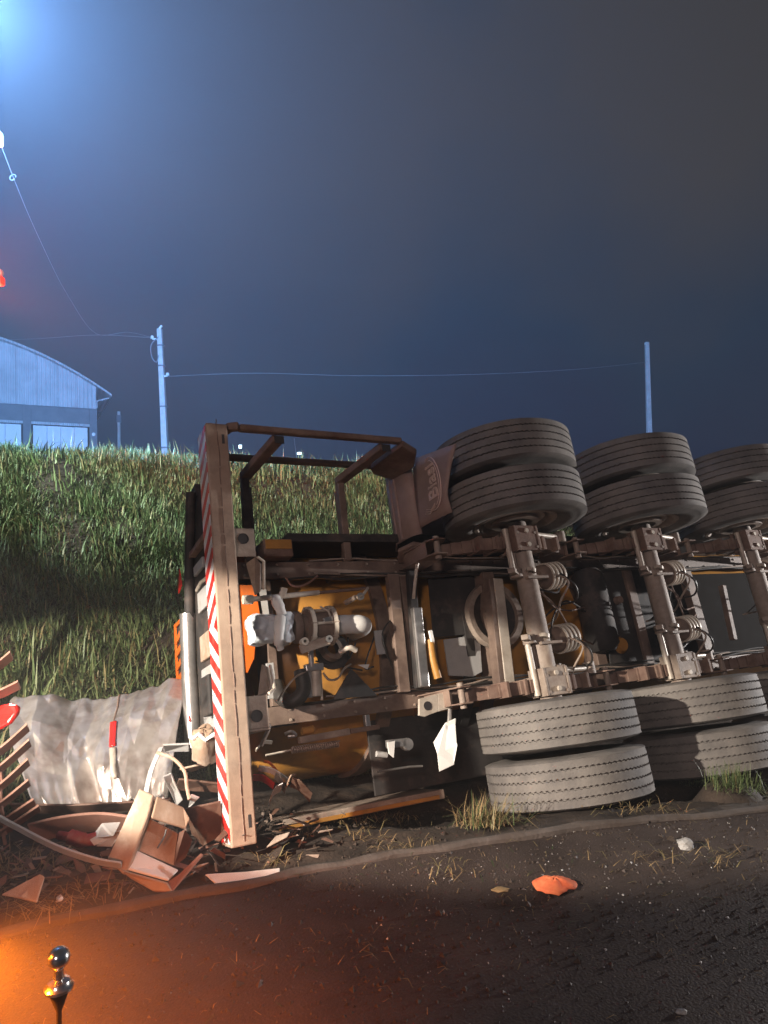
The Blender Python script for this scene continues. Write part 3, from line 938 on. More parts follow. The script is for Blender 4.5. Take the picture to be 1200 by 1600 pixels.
for k in range(6):
    t = 2*math.pi*(k+0.5)/6
    MB().tube([(-1.505, VY+0.104*math.cos(t), VZ+0.104*math.sin(t)), (-1.365, VY+0.104*math.cos(t), VZ+0.104*math.sin(t))], 0.009, 8).build('tie_rod', 'cream', valve)
# plastic bag pulled over the open coupling
bg = MB()
prof = []
nseg, rows = 40, 12
vs, fs = [], []
for i in range(rows+1):
    t = i/rows
    xx = -1.885 + 0.255*max(0, i-1)/(rows-1)
    rad = 0.9*([0.0, 0.100, 0.106, 0.106, 0.104, 0.098, 0.094, 0.090, 0.092, 0.104, 0.118, 0.112, 0.095][i])
    for k in range(nseg):
        a_ = 2*math.pi*k/nseg
        rr = rad*(1 + 0.09*math.sin(a_*7+i*0.8)*t + 0.05*math.sin(a_*13-i*1.3)) + 0.012*mnoise.noise(Vector((a_*2, t*6, 1)))
        vs.append((xx + 0.012*math.sin(a_*3+i), VY+rr*math.cos(a_), VZ+rr*math.sin(a_)))
for i in range(rows):
    for k in range(nseg):
        k2 = (k+1) % nseg
        fs.append((i*nseg+k, i*nseg+k2, (i+1)*nseg+k2, (i+1)*nseg+k))
bg.add(vs, fs, True)
bag = bg.build('bag_cover', 'bag', valve)
kn = MB()
kn.tube(spline([(-1.71, VY+0.06, VZ+0.10), (-1.72, VY+0.11, VZ+0.10), (-1.735, VY+0.155, VZ+0.09), (-1.73, VY+0.18, VZ+0.08)], 5), [0.03]*5+[0.034]*5+[0.03]*5+[0.022], 12)
kn.tube(spline([(-1.72, VY+0.05, VZ+0.10), (-1.74, VY-0.03, VZ+0.115), (-1.745, VY-0.10, VZ+0.10), (-1.73, VY-0.14, VZ+0.08)], 5), [0.034]*6+[0.03]*6+[0.022]*4, 12)
kn.build('bag_knot', 'white', valve)
# handle on top of the elbow
MB().tube([(-1.447, 0.143, -0.280), (-1.394, 0.112, -0.280), (-1.379, 0.058, -0.280)], 0.007, 8).build('valve_handle', 'cream', valve)
MB().bar((-1.440, 0.051, -0.270), (-1.347, 0.070, -0.270), 0.03, 0.02, Z).build('handle_clamp', 'steel', valve, 0.003)
# long operating rod above
MB().tube([(-1.912, 0.204, -0.280), (-1.437, 0.238, -0.300)], 0.0165, 12).build('operating_rod', 'cream', T)
MB().tube([(-1.473, 0.235, -0.300), (-1.070, 0.264, -0.330)], 0.010, 10).build('operating_rod', 'rust', T)
MB().lathe([(0.0, -0.03), (0.028, -0.03), (0.028, 0.03), (0.0, 0.03)], (-1.908, 0.204, -0.280), X, 14).build('rod_end', 'cream', T)
MB().bar((-1.691, 0.211, -0.290), (-1.675, 0.270, -0.270), 0.04, 0.03, Z).build('rod_clamp', 'cream', T, 0.004)
MB().tube(spline([(-1.695, 0.205, -0.280), (-1.702, 0.146, -0.250), (-1.661, 0.100, -0.300), (-1.601, 0.067, -0.350)], 5), 0.007, 8).build('air_hose', 'cream', T)
MB().tube([(-1.075, 0.262, -0.320), (-1.154, 0.198, -0.260), (-1.192, 0.187, -0.260)], 0.010, 8).build('rod_link', 'cream', T)
MB().lathe([(0.012, -0.01), (0.024, -0.01), (0.024, 0.01), (0.012, 0.01)], (-1.168, 0.194, -0.260), Z, 14).build('link_eye', 'steel', T)
MB().tube([(-1.181, 0.200, -0.300), (-1.213, 0.186, -0.400)], 0.017, 10).build('damper', 'axle', T)
MB().tube(spline([(-1.591, 0.377, -0.450), (-1.579, 0.317, -0.400), (-1.532, 0.302, -0.380), (-1.460, 0.327, -0.400), (-1.371, 0.386, -0.450)], 5), 0.008, 8).build('air_hose', 'pink', T)
# actuator standing on the lower rail
act = MB().tube([(-1.554, -0.397, -0.360), (-1.544, -0.228, -0.360)], 0.028, 16).build('actuator_cylinder', 'steel', T)
MB().tube([(-1.503, -0.394, -0.360), (-1.490, -0.240, -0.360)], 0.034, 16).build('actuator_cylinder', 'cream', T)
MB().tube([(-1.468, -0.420, -0.360), (-1.458, -0.220, -0.360)], 0.009, 8).build('tie_rod', 'cream', T)
MB().bar((-1.567, -0.222, -0.340), (-1.449, -0.223, -0.340), 0.045, 0.05, Z).build('actuator_head', 'steel', T, 0.006)
MB().tube([(-1.524, -0.219, -0.330), (-1.529, -0.116, -0.310)], 0.017, 12).build('actuator_stem', 'steel', T)
MB().bar((-1.622, -0.122, -0.240), (-1.437, -0.079, -0.220), 0.055, 0.03, Z).build('actuator_arm', 'axle', T, 0.006)
MB().lathe([(0.010, -0.02), (0.024, -0.02), (0.024, 0.02), (0.010, 0.02)], (-1.600, -0.080, -0.220), Z, 14).build('pivot', 'cream', T)
MB().lathe([(0.008, -0.02), (0.022, -0.02), (0.022, 0.02), (0.008, 0.02)], (-1.445, -0.076, -0.210), Z, 14).build('pivot', 'steel', T)
MB().lathe([(0.045, -0.012), (0.115, -0.012), (0.115, 0.012), (0.045, 0.012)], (-1.317, -0.117, -0.460), Z, 32).build('manhole_ring', 'plastic', T)
MB().lathe([(0.05, -0.02), (0.085, -0.02), (0.085, 0.02), (0.05, 0.02)], (-1.345, -0.102, -0.420), (0.3, 0.3, 1), 30).build('pipe_clamp', 'chassis', T)
MB().tube(spline([(-1.344, -0.150, -0.300), (-1.288, -0.127, -0.270), (-1.237, -0.145, -0.280)], 5), 0.018, 10).build('pipe_stub', 'cream', T)
# thick black hose loop and cables
MB().tube(spline([(-1.586, -0.233, -0.360), (-1.589, -0.350, -0.340), (-1.653, -0.409, -0.360), (-1.703, -0.375, -0.420), (-1.701, -0.289, -0.500)], 7), 0.045, 16).build('suction_hose', 'hose', T)
MB().tube(spline([(-1.755, -0.397, -0.340), (-1.712, -0.335, -0.310), (-1.645, -0.274, -0.300), (-1.569, -0.247, -0.320)], 6), 0.006, 7).build('air_hose', 'axle', T)
MB().tube(spline([(-1.449, -0.262, -0.340), (-1.432, -0.308, -0.300), (-1.372, -0.305, -0.300), (-1.309, -0.250, -0.340), (-1.229, -0.215, -0.400)], 6), 0.007, 7).build('air_hose', 'axle', T)
# pale vertical strips inside the rear bay
for p, q_ in (((-1.740, 0.317, -0.500), (-1.734, 0.146, -0.500)), ((-1.747, -0.158, -0.460), (-1.744, -0.260, -0.460)), ((-1.753, -0.285, -0.440), (-1.757, -0.375, -0.440))):
    MB().bar(p, q_, 0.05, 0.012, Z).build('bay_strip', 'grey', T, 0.003)
# black triangle standing in for the wedge shadow on the tank
MB().plate([(-1.371, -0.420, -0.420), (-1.057, -0.427, -0.420), (-1.219, -0.238, -0.420)], 0.01).build('wedge_shade', 'plastic', T, 0.003)
MB().plate([(-1.171, -0.221, -0.420), (-1.088, -0.223, -0.420), (-1.106, -0.255, -0.420)], 0.004).build('sticker', 'white', T)
MB().box((-1.0, -0.16, -0.47), (-0.94, 0.0, -0.455)).build('sticker', 'grey', T)
# diagonal / upright pieces right of the rear bay
MB().bar((-0.684, 0.130, -0.400), (-0.718, -0.408, -0.400), 0.07, 0.05, Z).build('bay_post', 'steel', T, 0.006)
MB().bar((-0.642, -0.043, -0.330), (-0.636, -0.122, -0.330), 0.025, 0.02, Z).build('hose_clip', 'white', T, 0.003)
MB().tube(spline([(-0.611, -0.097, -0.400), (-0.615, -0.229, -0.400), (-0.598, -0.359, -0.400)], 5), 0.03, 12).build('ochre_pipe', 'ochre', T)
MB().tube([(-0.660, 0.470, -0.300), (-0.700, 0.355, -0.300), (-0.693, 0.198, -0.400)], 0.012, 8).build('reflector_strip', 'cream', T)
MB().plate([(-0.413, -0.082, -0.550), (-0.095, -0.064, -0.550), (-0.130, -0.334, -0.550), (-0.216, -0.363, -0.550), (-0.419, -0.337, -0.550)], 0.015).build('splash_shade_plate', 'grey', T, 0.004)
MB().bar((-0.804, 0.387, -0.460), (-0.845, -0.422, -0.460), 0.085, 0.06, Z).build('bay_post', 'chassis', T, 0.006)
MB().bar((-0.662, 0.402, -0.440), (-0.736, -0.410, -0.440), 0.06, 0.06, Z).build('bay_post', 'plastic', T, 0.006)
MB().plate([(-0.473, 0.365, -0.530), (-0.059, 0.382, -0.530), (-0.107, -0.058, -0.530), (-0.508, -0.062, -0.530)], 0.01).build('splash_shade_plate', 'plastic', T, 0.004)  # dark sheet standing in for the bumper's shadow on the tank
MB().plate([(1.207, 0.388, -0.500), (1.793, 0.401, -0.500), (1.680, -0.501, -0.500), (1.065, -0.480, -0.500)], 0.01).build('splash_shade_plate', 'plastic', T, 0.004)  # dark sheet over the tank in place of its shade
MB().box((1.9, -0.40, -0.60), (3.6, 0.36, -0.57)).build('splash_shade_plate', 'hitch', T, 0.004)  # black sheet hiding the lit tank, shade made as a plate
# spare hoop behind the first axle
hp = MB().lathe([(0.20, -0.03), (0.245, -0.035), (0.255, 0.0), (0.245, 0.035), (0.20, 0.03), (0.195, 0.0), (0.20, -0.03)], (0.040, 0.064, -0.500), Z, 48)
hoop = hp.build('spare_rim', 'axle', T)
MB().lathe([(0.10, -0.05), (0.19, -0.01), (0.19, 0.005), (0.10, -0.035)], (0.040, 0.064, -0.500), Z, 48).build('rim_dish', 'plastic', hoop)
MB().bar((-0.016, 0.300, -0.320), (-0.091, -0.502, -0.320), 0.085, 0.06, Z).build('bay_post', 'cream', T, 0.006)
MB().bar((-0.065, 0.306, -0.340), (-0.146, -0.494, -0.340), 0.06, 0.09, Z).build('bay_post', 'chassis', T, 0.006)
MB().bar((2.506, 0.193, -0.350), (2.446, -0.297, -0.350), 0.05, 0.05, Z).build('bay_post', 'chassis', T, 0.006)
# dark air tank between axles and odd fittings
MB().lathe([(0.0, -0.34), (0.09, -0.33), (0.13, -0.28), (0.13, 0.28), (0.09, 0.33), (0.0, 0.34)], (0.98, 0.05, -0.42), Y, 30).build('air_reservoir', 'plastic', T)
MB().lathe([(0.0, 0.03), (0.05, 0.03), (0.07, 0.0), (0.07, -0.06)], (1.231, -0.239, -0.480), Z, 22).build('drain_cap', 'ochre', T)
MB().lathe([(0.0, 0.03), (0.03, 0.03), (0.035, -0.02)], (1.293, 0.125, -0.450), Z, 16).build('drain_plug', 'rust', T)
for (a, b) in (((900, 1055), (935, 1050)), ((1080, 1090), (1100, 1085)), ((945, 1057), (925, 1072))):
    pass
MB().tube([(0.316, -0.476, -0.120), (0.555, -0.446, -0.160)], 0.013, 8).build('rod_link', 'cream', T)
# ---- lower flank: rods, spring, lamp fittings, torn white fender
MB().bar((-1.644, -0.636, -0.350), (-1.319, -0.624, -0.350), 0.04, 0.05, Z).build('lever_bar', 'axle', T, 0.006)
MB().bar((-1.319, -0.624, -0.350), (-1.096, -0.619, -0.400), 0.03, 0.05, Z).build('lever_bar', 'rust', T, 0.006)
cs = MB()
p0, p1 = Vector((-1.693, -0.683, -0.360)), Vector((-1.386, -0.686, -0.360))
ds = (p1-p0); e1 = ds.orthogonal().normalized(); e2 = ds.normalized().cross(e1)
cs.tube([p0+ds*(i/176)+(e1*math.cos(i*0.785)+e2*math.sin(i*0.785))*0.018 for i in range(177)], 0.0042, 5)
cs.build('coil_spring', 'spring', T)
MB().tube([(-1.848, -0.691, -0.360), p0], 0.006, 6).build('spring_hook', 'cream', T)
MB().tube(spline([(-1.940, -0.533, -0.200), (-1.872, -0.535, -0.180), (-1.900, -0.597, -0.180), (-1.919, -0.637, -0.200)], 5), 0.012, 8).build('hanging_cable', 'axle', T)
MB().tube(spline([(-1.743, -0.591, -0.300), (-1.710, -0.582, -0.280), (-1.685, -0.606, -0.280), (-1.726, -0.607, -0.300)], 5), 0.010, 8).build('hook', 'steel', T)
MB().lathe([(0.0, -0.05), (0.022, -0.05), (0.026, 0.02), (0.0, 0.04)], (-1.566, -0.586, -0.360), X, 12).build('brass_fitting', 'ochre', T)
MB().box(Vector((-1.192, -0.538, -0.400)), Vector((-1.159, -0.615, -0.360))).build('side_marker_lamp', 'steel', T, 0.004)
MB().plate([(-0.721, -0.654, -0.200), (-0.660, -0.633, -0.160), (-0.661, -0.739, -0.200), (-0.683, -0.797, -0.160), (-0.703, -0.906, -0.200), (-0.793, -0.934, -0.240), (-0.799, -0.828, -0.220), (-0.802, -0.758, -0.240)], 0.012).build('torn_fender', 'white', T, 0.004)
MB().tube([(-0.666, -0.574, -0.200), (-0.688, -0.658, -0.200)], 0.014, 8).build('fender_stay', 'steel', T)
vf = MB().bar((-1.099, -0.729, -0.300), (-0.964, -0.735, -0.300), 0.05, 0.04, Z).build('tap_body', 'steel', T, 0.006)
MB().plate([(-1.112, -0.718, -0.270), (-1.058, -0.717, -0.270), (-1.082, -0.811, -0.270), (-1.109, -0.785, -0.270)], 0.01).build('tap_lever', 'white', vf)
MB().lathe([(0.0, 0.02), (0.035, 0.02), (0.04, 0.0), (0.03, -0.05)], (-0.957, -0.747, -0.300), Z, 18).build('tap_bonnet', 'steel', vf)
MB().tube([(-1.167, -0.776, -0.320), (-1.098, -0.792, -0.320)], 0.018, 10).build('pipe_stub', 'grey', T)
MB().tube([(-1.135, -0.882, -0.400), (-0.907, -0.884, -0.400), (-0.814, -0.893, -0.400)], 0.007, 8).build('brake_pipe', 'steel', T)
# near-black plate low on the flank
MB().box((-0.98, -1.05, -0.82), (0.1, -0.55, -0.80)).build('low_dark_plate', 'plastic', T, 0.004)

# air and brake lines tied along the rails, drooping between clips, and cross links between the axles
rl_ = random.Random(3)
for yc, zc, n_l in ((0.385, -0.49, 3), (-0.41, -0.49, 3), (0.51, -0.53, 2)):
    for k in range(n_l):
        pts = []
        xx = -1.6 + 0.2*k
        while xx < 4.2:
            pts.append((xx, yc + 0.012*k + rl_.uniform(-0.02, 0.012), zc + 0.014*k + rl_.uniform(-0.008, 0.03)))
            xx += rl_.uniform(0.16, 0.34)
        MB().tube(spline(pts, 4), 0.0065 if k else 0.009, 7).build('air_line', 'hose' if k != 1 else 'axle', T)
for xa in (0.0, 1.25):
    for k in range(4):
        y0, y1 = rl_.uniform(-0.32, 0.32), rl_.uniform(-0.32, 0.32)
        pts = [(xa+0.05, y0, 0.03), (xa+0.25, (y0+y1)/2+rl_.uniform(-.1, .1), -0.05+rl_.uniform(-.1, .08)), (xa+0.55, y1+rl_.uniform(-.1, .1), -0.25), (xa+0.9, y1, -0.42)]
        MB().tube(spline(pts, 6), 0.007, 7).build('brake_hose', 'hose' if k % 2 else 'rust', T)
for k in range(6):
    x0 = -1.5+0.16*k
    pts = [(x0, rl_.uniform(-.35, .35), -0.50), (x0+rl_.uniform(-.1, .2), rl_.uniform(-.3, .3), -0.44), (x0+rl_.uniform(0, .3), rl_.uniform(-.35, .35), -0.5)]
    MB().tube(spline(pts, 6), 0.006, 6).build('brake_hose', 'hose', T)
# bolt heads along the rails
bl_ = MB()
for yc in (0.445, -0.475):
    xx = -1.85
    while xx < 4:
        for s_ in (-0.032, 0.032):
            bl_.lathe([(0.0, 0.010), (0.009, 0.010), (0.010, 0.0)], (xx, yc+s_, -0.4995), Z, 6)
        xx += 0.22
bl_.build('rail_bolt_row', 'axle', T, kind='stuff')
# ================================================================== things beyond the bank
def thing_tag(o, label, cat, group=None):
    o['label'] = label; o['category'] = cat
    if group:
        o['group'] = group
    return o

M['panelwhite'] = mat('pale_door_panel', (0.60, 0.62, 0.64), (0.74, 0.76, 0.78), 0.55, 0, 0.9)
# arched warehouse; a runs left along its front, b away from us, c up
WH = empty('warehouse', (-9.97, 23.9, 2.2))
thing_tag(WH, 'arched-roof warehouse with pale metal gable standing behind the grass bank', 'building')
WH.rotation_euler = (0, 0, math.atan2(-UY, -UX))       # local x points left along the front, local y towards us
def wx(b):   # b = depth away from us
    return -b
HB, TOPW = 0.0, 4.32
def arch(a):
    return 6.40 - 0.064*(5.0-a)**2
MB().box((0.0, -14, -0.5), (10.0, -0.02, 0.0)).build('slab', 'wallgrey', WH)
MB().box((0.02, -14, 0), (9.98, -13.9, TOPW)).build('back_wall', 'wallgrey', WH)
MB().box((0.02, -13.9, 0), (0.12, -0.25, TOPW)).build('side_wall', 'wallgrey', WH)
MB().box((9.88, -13.9, 0), (9.98, -0.25, TOPW)).build('side_wall', 'wallgrey', WH)
for k, a in enumerate((0.0, 2.05, 4.3, 6.55, 9.75)):
    MB().box((a, -0.25, 0), (a+0.25, 0.0, 4.0)).build('column', 'wallgrey', WH, 0.01)
for k, (a0, a1) in enumerate(((0.25, 2.05), (2.30, 4.3), (4.55, 6.55), (6.8, 9.75))):
    MB().box((a0, -0.16, 3.45), (a1, -0.04, 4.0)).build('lintel', 'wallgrey', WH, 0.01)
    MB().box((a0, -0.06, 3.36), (a1, 0.02, 3.45)).build('lintel_trim', 'siding', WH, 0.008)
    w = (a1-a0-0.1)/4
    for j in range(4):
        x0 = a0+0.05+j*w
        MB().box((x0+0.004, -0.12-0.015*(j % 2), 0.0), (x0+w-0.004, -0.10-0.015*(j % 2), 3.34)).build('bay_panel', 'panelwhite', WH, 0.004)
    for hh in (1.55,):
        MB().box((a0+0.02, -0.095, hh), (a1-0.02, -0.08, hh+0.02)).build('bay_rail', 'siding', WH)
# gable sheets between the eaves line and the arch
a = 0.02
while a < 9.95:
    a1 = min(a+0.62, 9.98)
    hs = [arch(a+(a1-a)*t/3) - 0.06 for t in range(4)]
    pts = [(a+0.004, 0.03, 4.0)] + [(a+0.004+(a1-a-0.008)*t/3, 0.03, max(4.02, hs[t])) for t in range(4)] + [(a1-0.004, 0.03, 4.0)]
    MB().plate(pts, 0.03, (0, 1, 0)).build('gable_sheet', 'siding', WH, 0.004)
    a = a1
MB().box((0.02, -0.06, 3.98), (9.98, -0.005, 6.4*0+4.3)).build('gable_beam', 'wallgrey', WH)
rf = MB()
vs, fs = [], []
for i in range(41):
    a = -0.45 + 10.9*i/40
    h = arch(a)
    vs += [(a, 0.32, h), (a, -14.1, h), (a, -14.1, h-0.07), (a, 0.32, h-0.07)]
for i in range(40):
    for k in range(4):
        k2 = (k+1) % 4
        fs.append((i*4+k, (i+1)*4+k, (i+1)*4+k2, i*4+k2))
fs += [(0, 1, 2, 3), (163, 162, 161, 160)]
rf.add(vs, fs)
roof = rf.build('roof', 'siding', WH)
for k in range(5):
    MB().tube([(-0.40, -0.1-2.9*k, arch(-0.4)-0.10), (0.0, -0.1-2.9*k, 4.3), (0.0, -0.1-2.9*k, 4.05)], 0.03, 8).build('eave_strut', 'siding', roof)
MB().lathe([(0, 0), (0.05, 0), (0.06, 0.05), (0, 0.06)], (0.12, 0.0, 3.1), (0, 1, 0), 14).build('wall_lamp', 'white', WH)

# poles
def pole(name, loc, h, r0, r1, label, group=None, square=True, lean=(0, 0)):
    p = empty(name, loc)
    thing_tag(p, label, 'pole', group)
    b = MB()
    n = 4 if square else 12
    b.tube([(0, 0, -0.8), (lean[0]*0.5, lean[1]*0.5, h*0.5), (lean[0], lean[1], h)], [r0*1.05, (r0+r1)/2, r1], n)
    b.build('pole_shaft', 'concrete', p, 0.01)
    return p
PL = (-6.265, 19.929, 3.944)
zt = 2.25
P1 = pole('utility_pole', (PL[0], PL[1], zt), 5.5, 0.135, 0.095, 'pale square utility pole with a meter box near its foot, beside the warehouse', lean=(-0.2, 0))
tp_ = (-0.2, 0, 5.85)
MB().box((0.02, -0.28, 0.72), (0.34, -0.12, 1.18)).build('meter_box', 'siding', P1, 0.012)
MB().box((0.10, -0.285, 0.92), (0.24, -0.281, 1.06)).build('meter_window', 'dark', P1)
MB().bar((0.42, -0.1, -0.5), (0.42, -0.1, 1.12), 0.06, 0.05).build('meter_post', 'concrete', P1)
for hh in (0.7, 2.0, 3.2, 4.4, 5.0):
    MB().lathe([(0.14-0.008*hh, -0.02), (0.155-0.008*hh, -0.02), (0.155-0.008*hh, 0.02), (0.14-0.008*hh, 0.02)], (-0.2*hh/5.85, 0, hh), Z, 10).build('pole_band', 'wallgrey', P1)
for hh, sx in ((5.2, -1), (4.1, 1)):
    ins = MB().bar((-0.19, 0, hh), (-0.19+0.22*sx, -0.03, hh), 0.04, 0.04)
    ins.lathe([(0, 0), (0.05, 0.01), (0.05, 0.07), (0.03, 0.10), (0, 0.11)], (-0.19+0.22*sx, -0.03, hh), Z, 12)
    ins.build('insulator', 'white', P1)
MB().tube(spline([(-0.2, -0.1, 5.25), (-0.42, -0.1, 5.0), (-0.40, -0.1, 4.65), (-0.27, -0.1, 4.5), (-0.2, -0.1, 4.7)], 6), 0.014, 6).build('cable_loop', 'wire', P1)
MB().bar((-0.25, 0, 5.45), (-0.13, 0, 5.6), 0.05, 0.05).build('pole_cap', 'white', P1)
PR = (9.308, 23.906, 4.652)
P2 = pole('utility_pole', (PR[0], PR[1], zt), 5.9, 0.13, 0.09, 'pale bare utility pole rising behind the upper wheels of the second axle', lean=(0.05, 0))
MB().bar((-0.03, 0, 5.85), (0.13, 0, 5.85), 0.05, 0.05).build('pole_cap', 'white', P2)
PS = (-10.745, 27.884, 5.360)
P3 = pole('utility_pole', (PS[0], PS[1], 1.9), 4.95, 0.075, 0.06, 'short thin dark pole between the warehouse and the meter-box pole', square=False)
MB().lathe([(0, 0), (0.10, 0), (0.10, 0.3), (0, 0.32)], (0, 0, 4.5), Z, 10).build('pole_band', 'wallgrey', P3)

def wire(name, pts, r, label, cat='cable'):
    o = MB().tube(spline(pts, 10), r, 5).build(name, 'wire')
    return thing_tag(o, label, cat)
tl = (PL[0]-0.4, PL[1], zt+5.25)
wire('overhead_wire', [(-5.167, 8.798, 7.505), (-5.301, 9.819, 6.900), (-5.936, 11.821, 6.900), (-6.818, 14.820, 6.967), (-7.448, 17.820, 7.012), (-7.050, 19.008, 7.393), tl], 0.006, 'thin overhead wire dropping steeply from the upper sky to the meter-box pole')
lp = MB().tube(arc((-5.302, 9.820, 6.882), 0.042, 0, 330, 14, (1, 0, 0), (0.3, 0, 1)), 0.007, 6)
thing_tag(lp.build('wire_splice', 'wire'), 'small looped splice clipped on the steep overhead wire', 'cable splice')
wire('overhead_wire', [(-14.185, 23.767, 8.654), (-10.952, 21.785, 8.101), (-8.691, 20.792, 7.874), tl], 0.006, 'nearly level overhead wire running left from the meter-box pole past the warehouse roof')
wire('overhead_wire', [(PL[0]+0.05, PL[1], zt+4.1), (-3.715, 20.241, 6.463), (-0.695, 20.841, 6.464), (2.962, 21.835, 6.662), (6.528, 22.824, 6.994), (PR[0], PR[1], zt+5.2)], 0.006, 'long sagging wire strung between the meter-box pole and the bare pole')

# two tiny far lamps and a thin mast seen over the bank, through the guard frame
M['farlamp'] = emit('far_lamp_glow', (0.55, 0.85, 1.0), 5.0)
FL = empty('far_lamp_post', (-7.045, 33.890, 5.291))
thing_tag(FL, 'distant lamp post with two small blue-white lamps, seen through the guard frame', 'lamp post')
MB().tube([(0, 0, -1.0), (0, 0, 1.0)], 0.03, 6).build('pole_shaft', 'dark', FL)
for hh in (0.16, 0.82):
    MB().lathe([(0, -0.08), (0.07, -0.08), (0.08, 0.08), (0, 0.09)], (0, -0.05, hh), Z, 10).build('lamp_head', 'farlamp', FL)
FM = empty('thin_mast', (-4.131, 33.893, 5.198))
thing_tag(FM, 'distant thin mast with one tiny lamp partway up, behind the guard frame', 'mast')
MB().tube([(0, 0, -1.0), (-0.25, 0, 1.3)], 0.018, 6).build('mast_shaft', 'wire', FM)
MB().lathe([(0, -0.05), (0.10, -0.05), (0.10, 0.05), (0, 0.06)], (0, -0.05, 0.52), Z, 10).build('lamp_head', 'farlamp', FM)

# emergency light mast just at the left edge of the view
M['whitelamp'] = emit('cold_white_lamp', (0.45, 0.75, 1.0), 2.0)
M['redlamp'] = emit('red_lamp', (1.0, 0.04, 0.025), 1.6)
LM = empty('light_mast', (-2.839, 4.510, 1.347))
LM.location.z = gz(LM.location.x, LM.location.y) - 0.05
thing_tag(LM, 'emergency light mast at the left edge with a cold white lamp above a red one', 'light mast')
mb = LM.location
def rel(p):
    return (p[0]-mb.x, p[1]-mb.y, p[2]-mb.z)
tb = rel((-2.761, 4.380, 5.076))
MB().tube([(0, 0, 0), (tb[0], tb[1], tb[2])], 0.04, 12).build('mast_pole', 'steel', LM)
wl = rel((-2.523, 4.410, 4.208))
MB().box((wl[0]-0.10, wl[1]-0.04, wl[2]-0.05), (wl[0]+0.07, wl[1]+0.04, wl[2]+0.05)).build('white_lamp', 'whitelamp', LM, 0.02)
MB().tube([(tb[0], tb[1], wl[2]), wl], 0.02, 8).build('lamp_arm', 'steel', LM)
rl = rel((-2.521, 4.442, 3.286))
MB().box((rl[0]-0.10, rl[1]-0.04, rl[2]-0.04), (rl[0]+0.055, rl[1]+0.04, rl[2]+0.02)).build('red_lamp', 'redlamp', LM, 0.015)
MB().box((rl[0]-0.10, rl[1]-0.04, rl[2]+0.022), (rl[0]+0.05, rl[1]+0.04, rl[2]+0.07)).build('lamp_housing', 'grey', LM, 0.02)
MB().tube([(tb[0]*0.6, tb[1]*0.6, rl[2]+0.03), (rl[0], rl[1], rl[2]+0.05)], 0.02, 8).build('lamp_arm', 'steel', LM)
MB().lathe([(0, 0), (0.14, 0), (0.16, 0.12), (0.12, 0.24), (0, 0.28)], (tb[0], tb[1], tb[2]), Z, 20).build('blue_dome', emit('blue_dome', (0.05, 0.25, 1.0), 8.0), LM)
RW = (-2.553, 4.245, 3.211)
lamp('red_light', 'SPOT', RW, 1300, (1.0, 0.10, 0.08), 0.06, (RW[0]+2.0, RW[1]+6.0, RW[2]+3.5), 110, 0.6)

# ================================================================== wreckage on the left
# crumpled metal sheet
SH = MB()
nu, nv_ = 150, 90
TL, TRr, BR, BL = Vector((-2.630, 4.792, 0.443)), Vector((-1.442, 5.039, 0.516)), Vector((-1.343, 4.207, -0.017)), Vector((-1.997, 3.955, 0.050))
vs = []
nrm = Vector((0.1, -1, 0.35)).normalized()
crum_h = [[random.uniform(-1, 1) for _ in range(14)] for _ in range(20)]
crum_j = [[(random.uniform(-.35, .35), random.uniform(-.35, .35)) for _ in range(14)] for _ in range(20)]
def facet(a, b):
    """piecewise flat creases: linear over triangles of a coarse grid"""
    a += 0.12*mnoise.noise(Vector((a*0.9, b*0.9, 5))) + 0.35*b; b += 0.12*mnoise.noise(Vector((a*0.9, b*0.9, 9)))
    i, j = int(math.floor(a)), int(math.floor(b))
    f, g = a-i, b-j
    h = lambda x, y: crum_h[x % 20][y % 14]
    if (i+j) % 2:
        if f+g < 1:
            return h(i, j)+(h(i+1, j)-h(i, j))*f+(h(i, j+1)-h(i, j))*g
        return h(i+1, j+1)+(h(i, j+1)-h(i+1, j+1))*(1-f)+(h(i+1, j)-h(i+1, j+1))*(1-g)
    if f > g:
        return h(i, j)+(h(i+1, j)-h(i, j))*f+(h(i+1, j+1)-h(i+1, j))*g
    return h(i, j)+(h(i, j+1)-h(i, j))*g+(h(i+1, j+1)-h(i, j+1))*f
def ridge(p, s):
    return 1-abs(mnoise.noise(Vector(p)*s))*2
for i in range(nu+1):
    s_ = i/nu
    for j in range(nv_+1):
        t_ = j/nv_
        p = (TL*(1-s_)+TRr*s_)*(1-t_) + (BL*(1-s_)+BR*s_)*t_
        p = p + nrm*(0.10*math.sin(math.pi*min(1, t_*0.95+0.05))**0.8)
        q_ = (s_*3.0, t_*2.2, 0.3)
        d = 0.095*facet(s_*5.2, t_*2.6+0.4*s_) + 0.042*facet(s_*9+2, t_*4.5-s_*2) + 0.012*facet(s_*19, t_*9.5+s_*3)
        env = 0.75 + 0.5*math.exp(-((s_-0.30)**2)/0.06)
        p = p + nrm*d*env + Vector((0, 0, 0.035*math.sin(s_*7+1)*(1-t_) + 0.035*mnoise.noise(Vector((s_*14, 0, 3)))*(1-t_)**3 + 0.03*mnoise.noise(Vector((s_*18, 0, 8)))*t_**4))
        # folds running down from the middle
        p = p + nrm*(0.05*math.exp(-((s_-0.22-0.10*t_)/0.035)**2)*smooth((t_-0.45)/0.3) - 0.07*math.exp(-((s_-0.37-0.05*t_)/0.04)**2)*smooth((t_-0.4)/0.3))
        vs.append(p)
n = nv_+1
fs = [(i*n+j, i*n+j+1, (i+1)*n+j+1, (i+1)*n+j) for i in range(nu) for j in range(nv_)]
SH.add(vs, fs, True)
sheet = SH.build('crumpled_sheet', 'alu')
sheet.data.set_sharp_from_angle(angle=R(9))
so = sheet.modifiers.new('thickness', 'SOLIDIFY'); so.thickness = 0.008
thing_tag(sheet, 'crumpled silvery metal sheet with a red and white tape strip, below the grass bank', 'metal sheet')
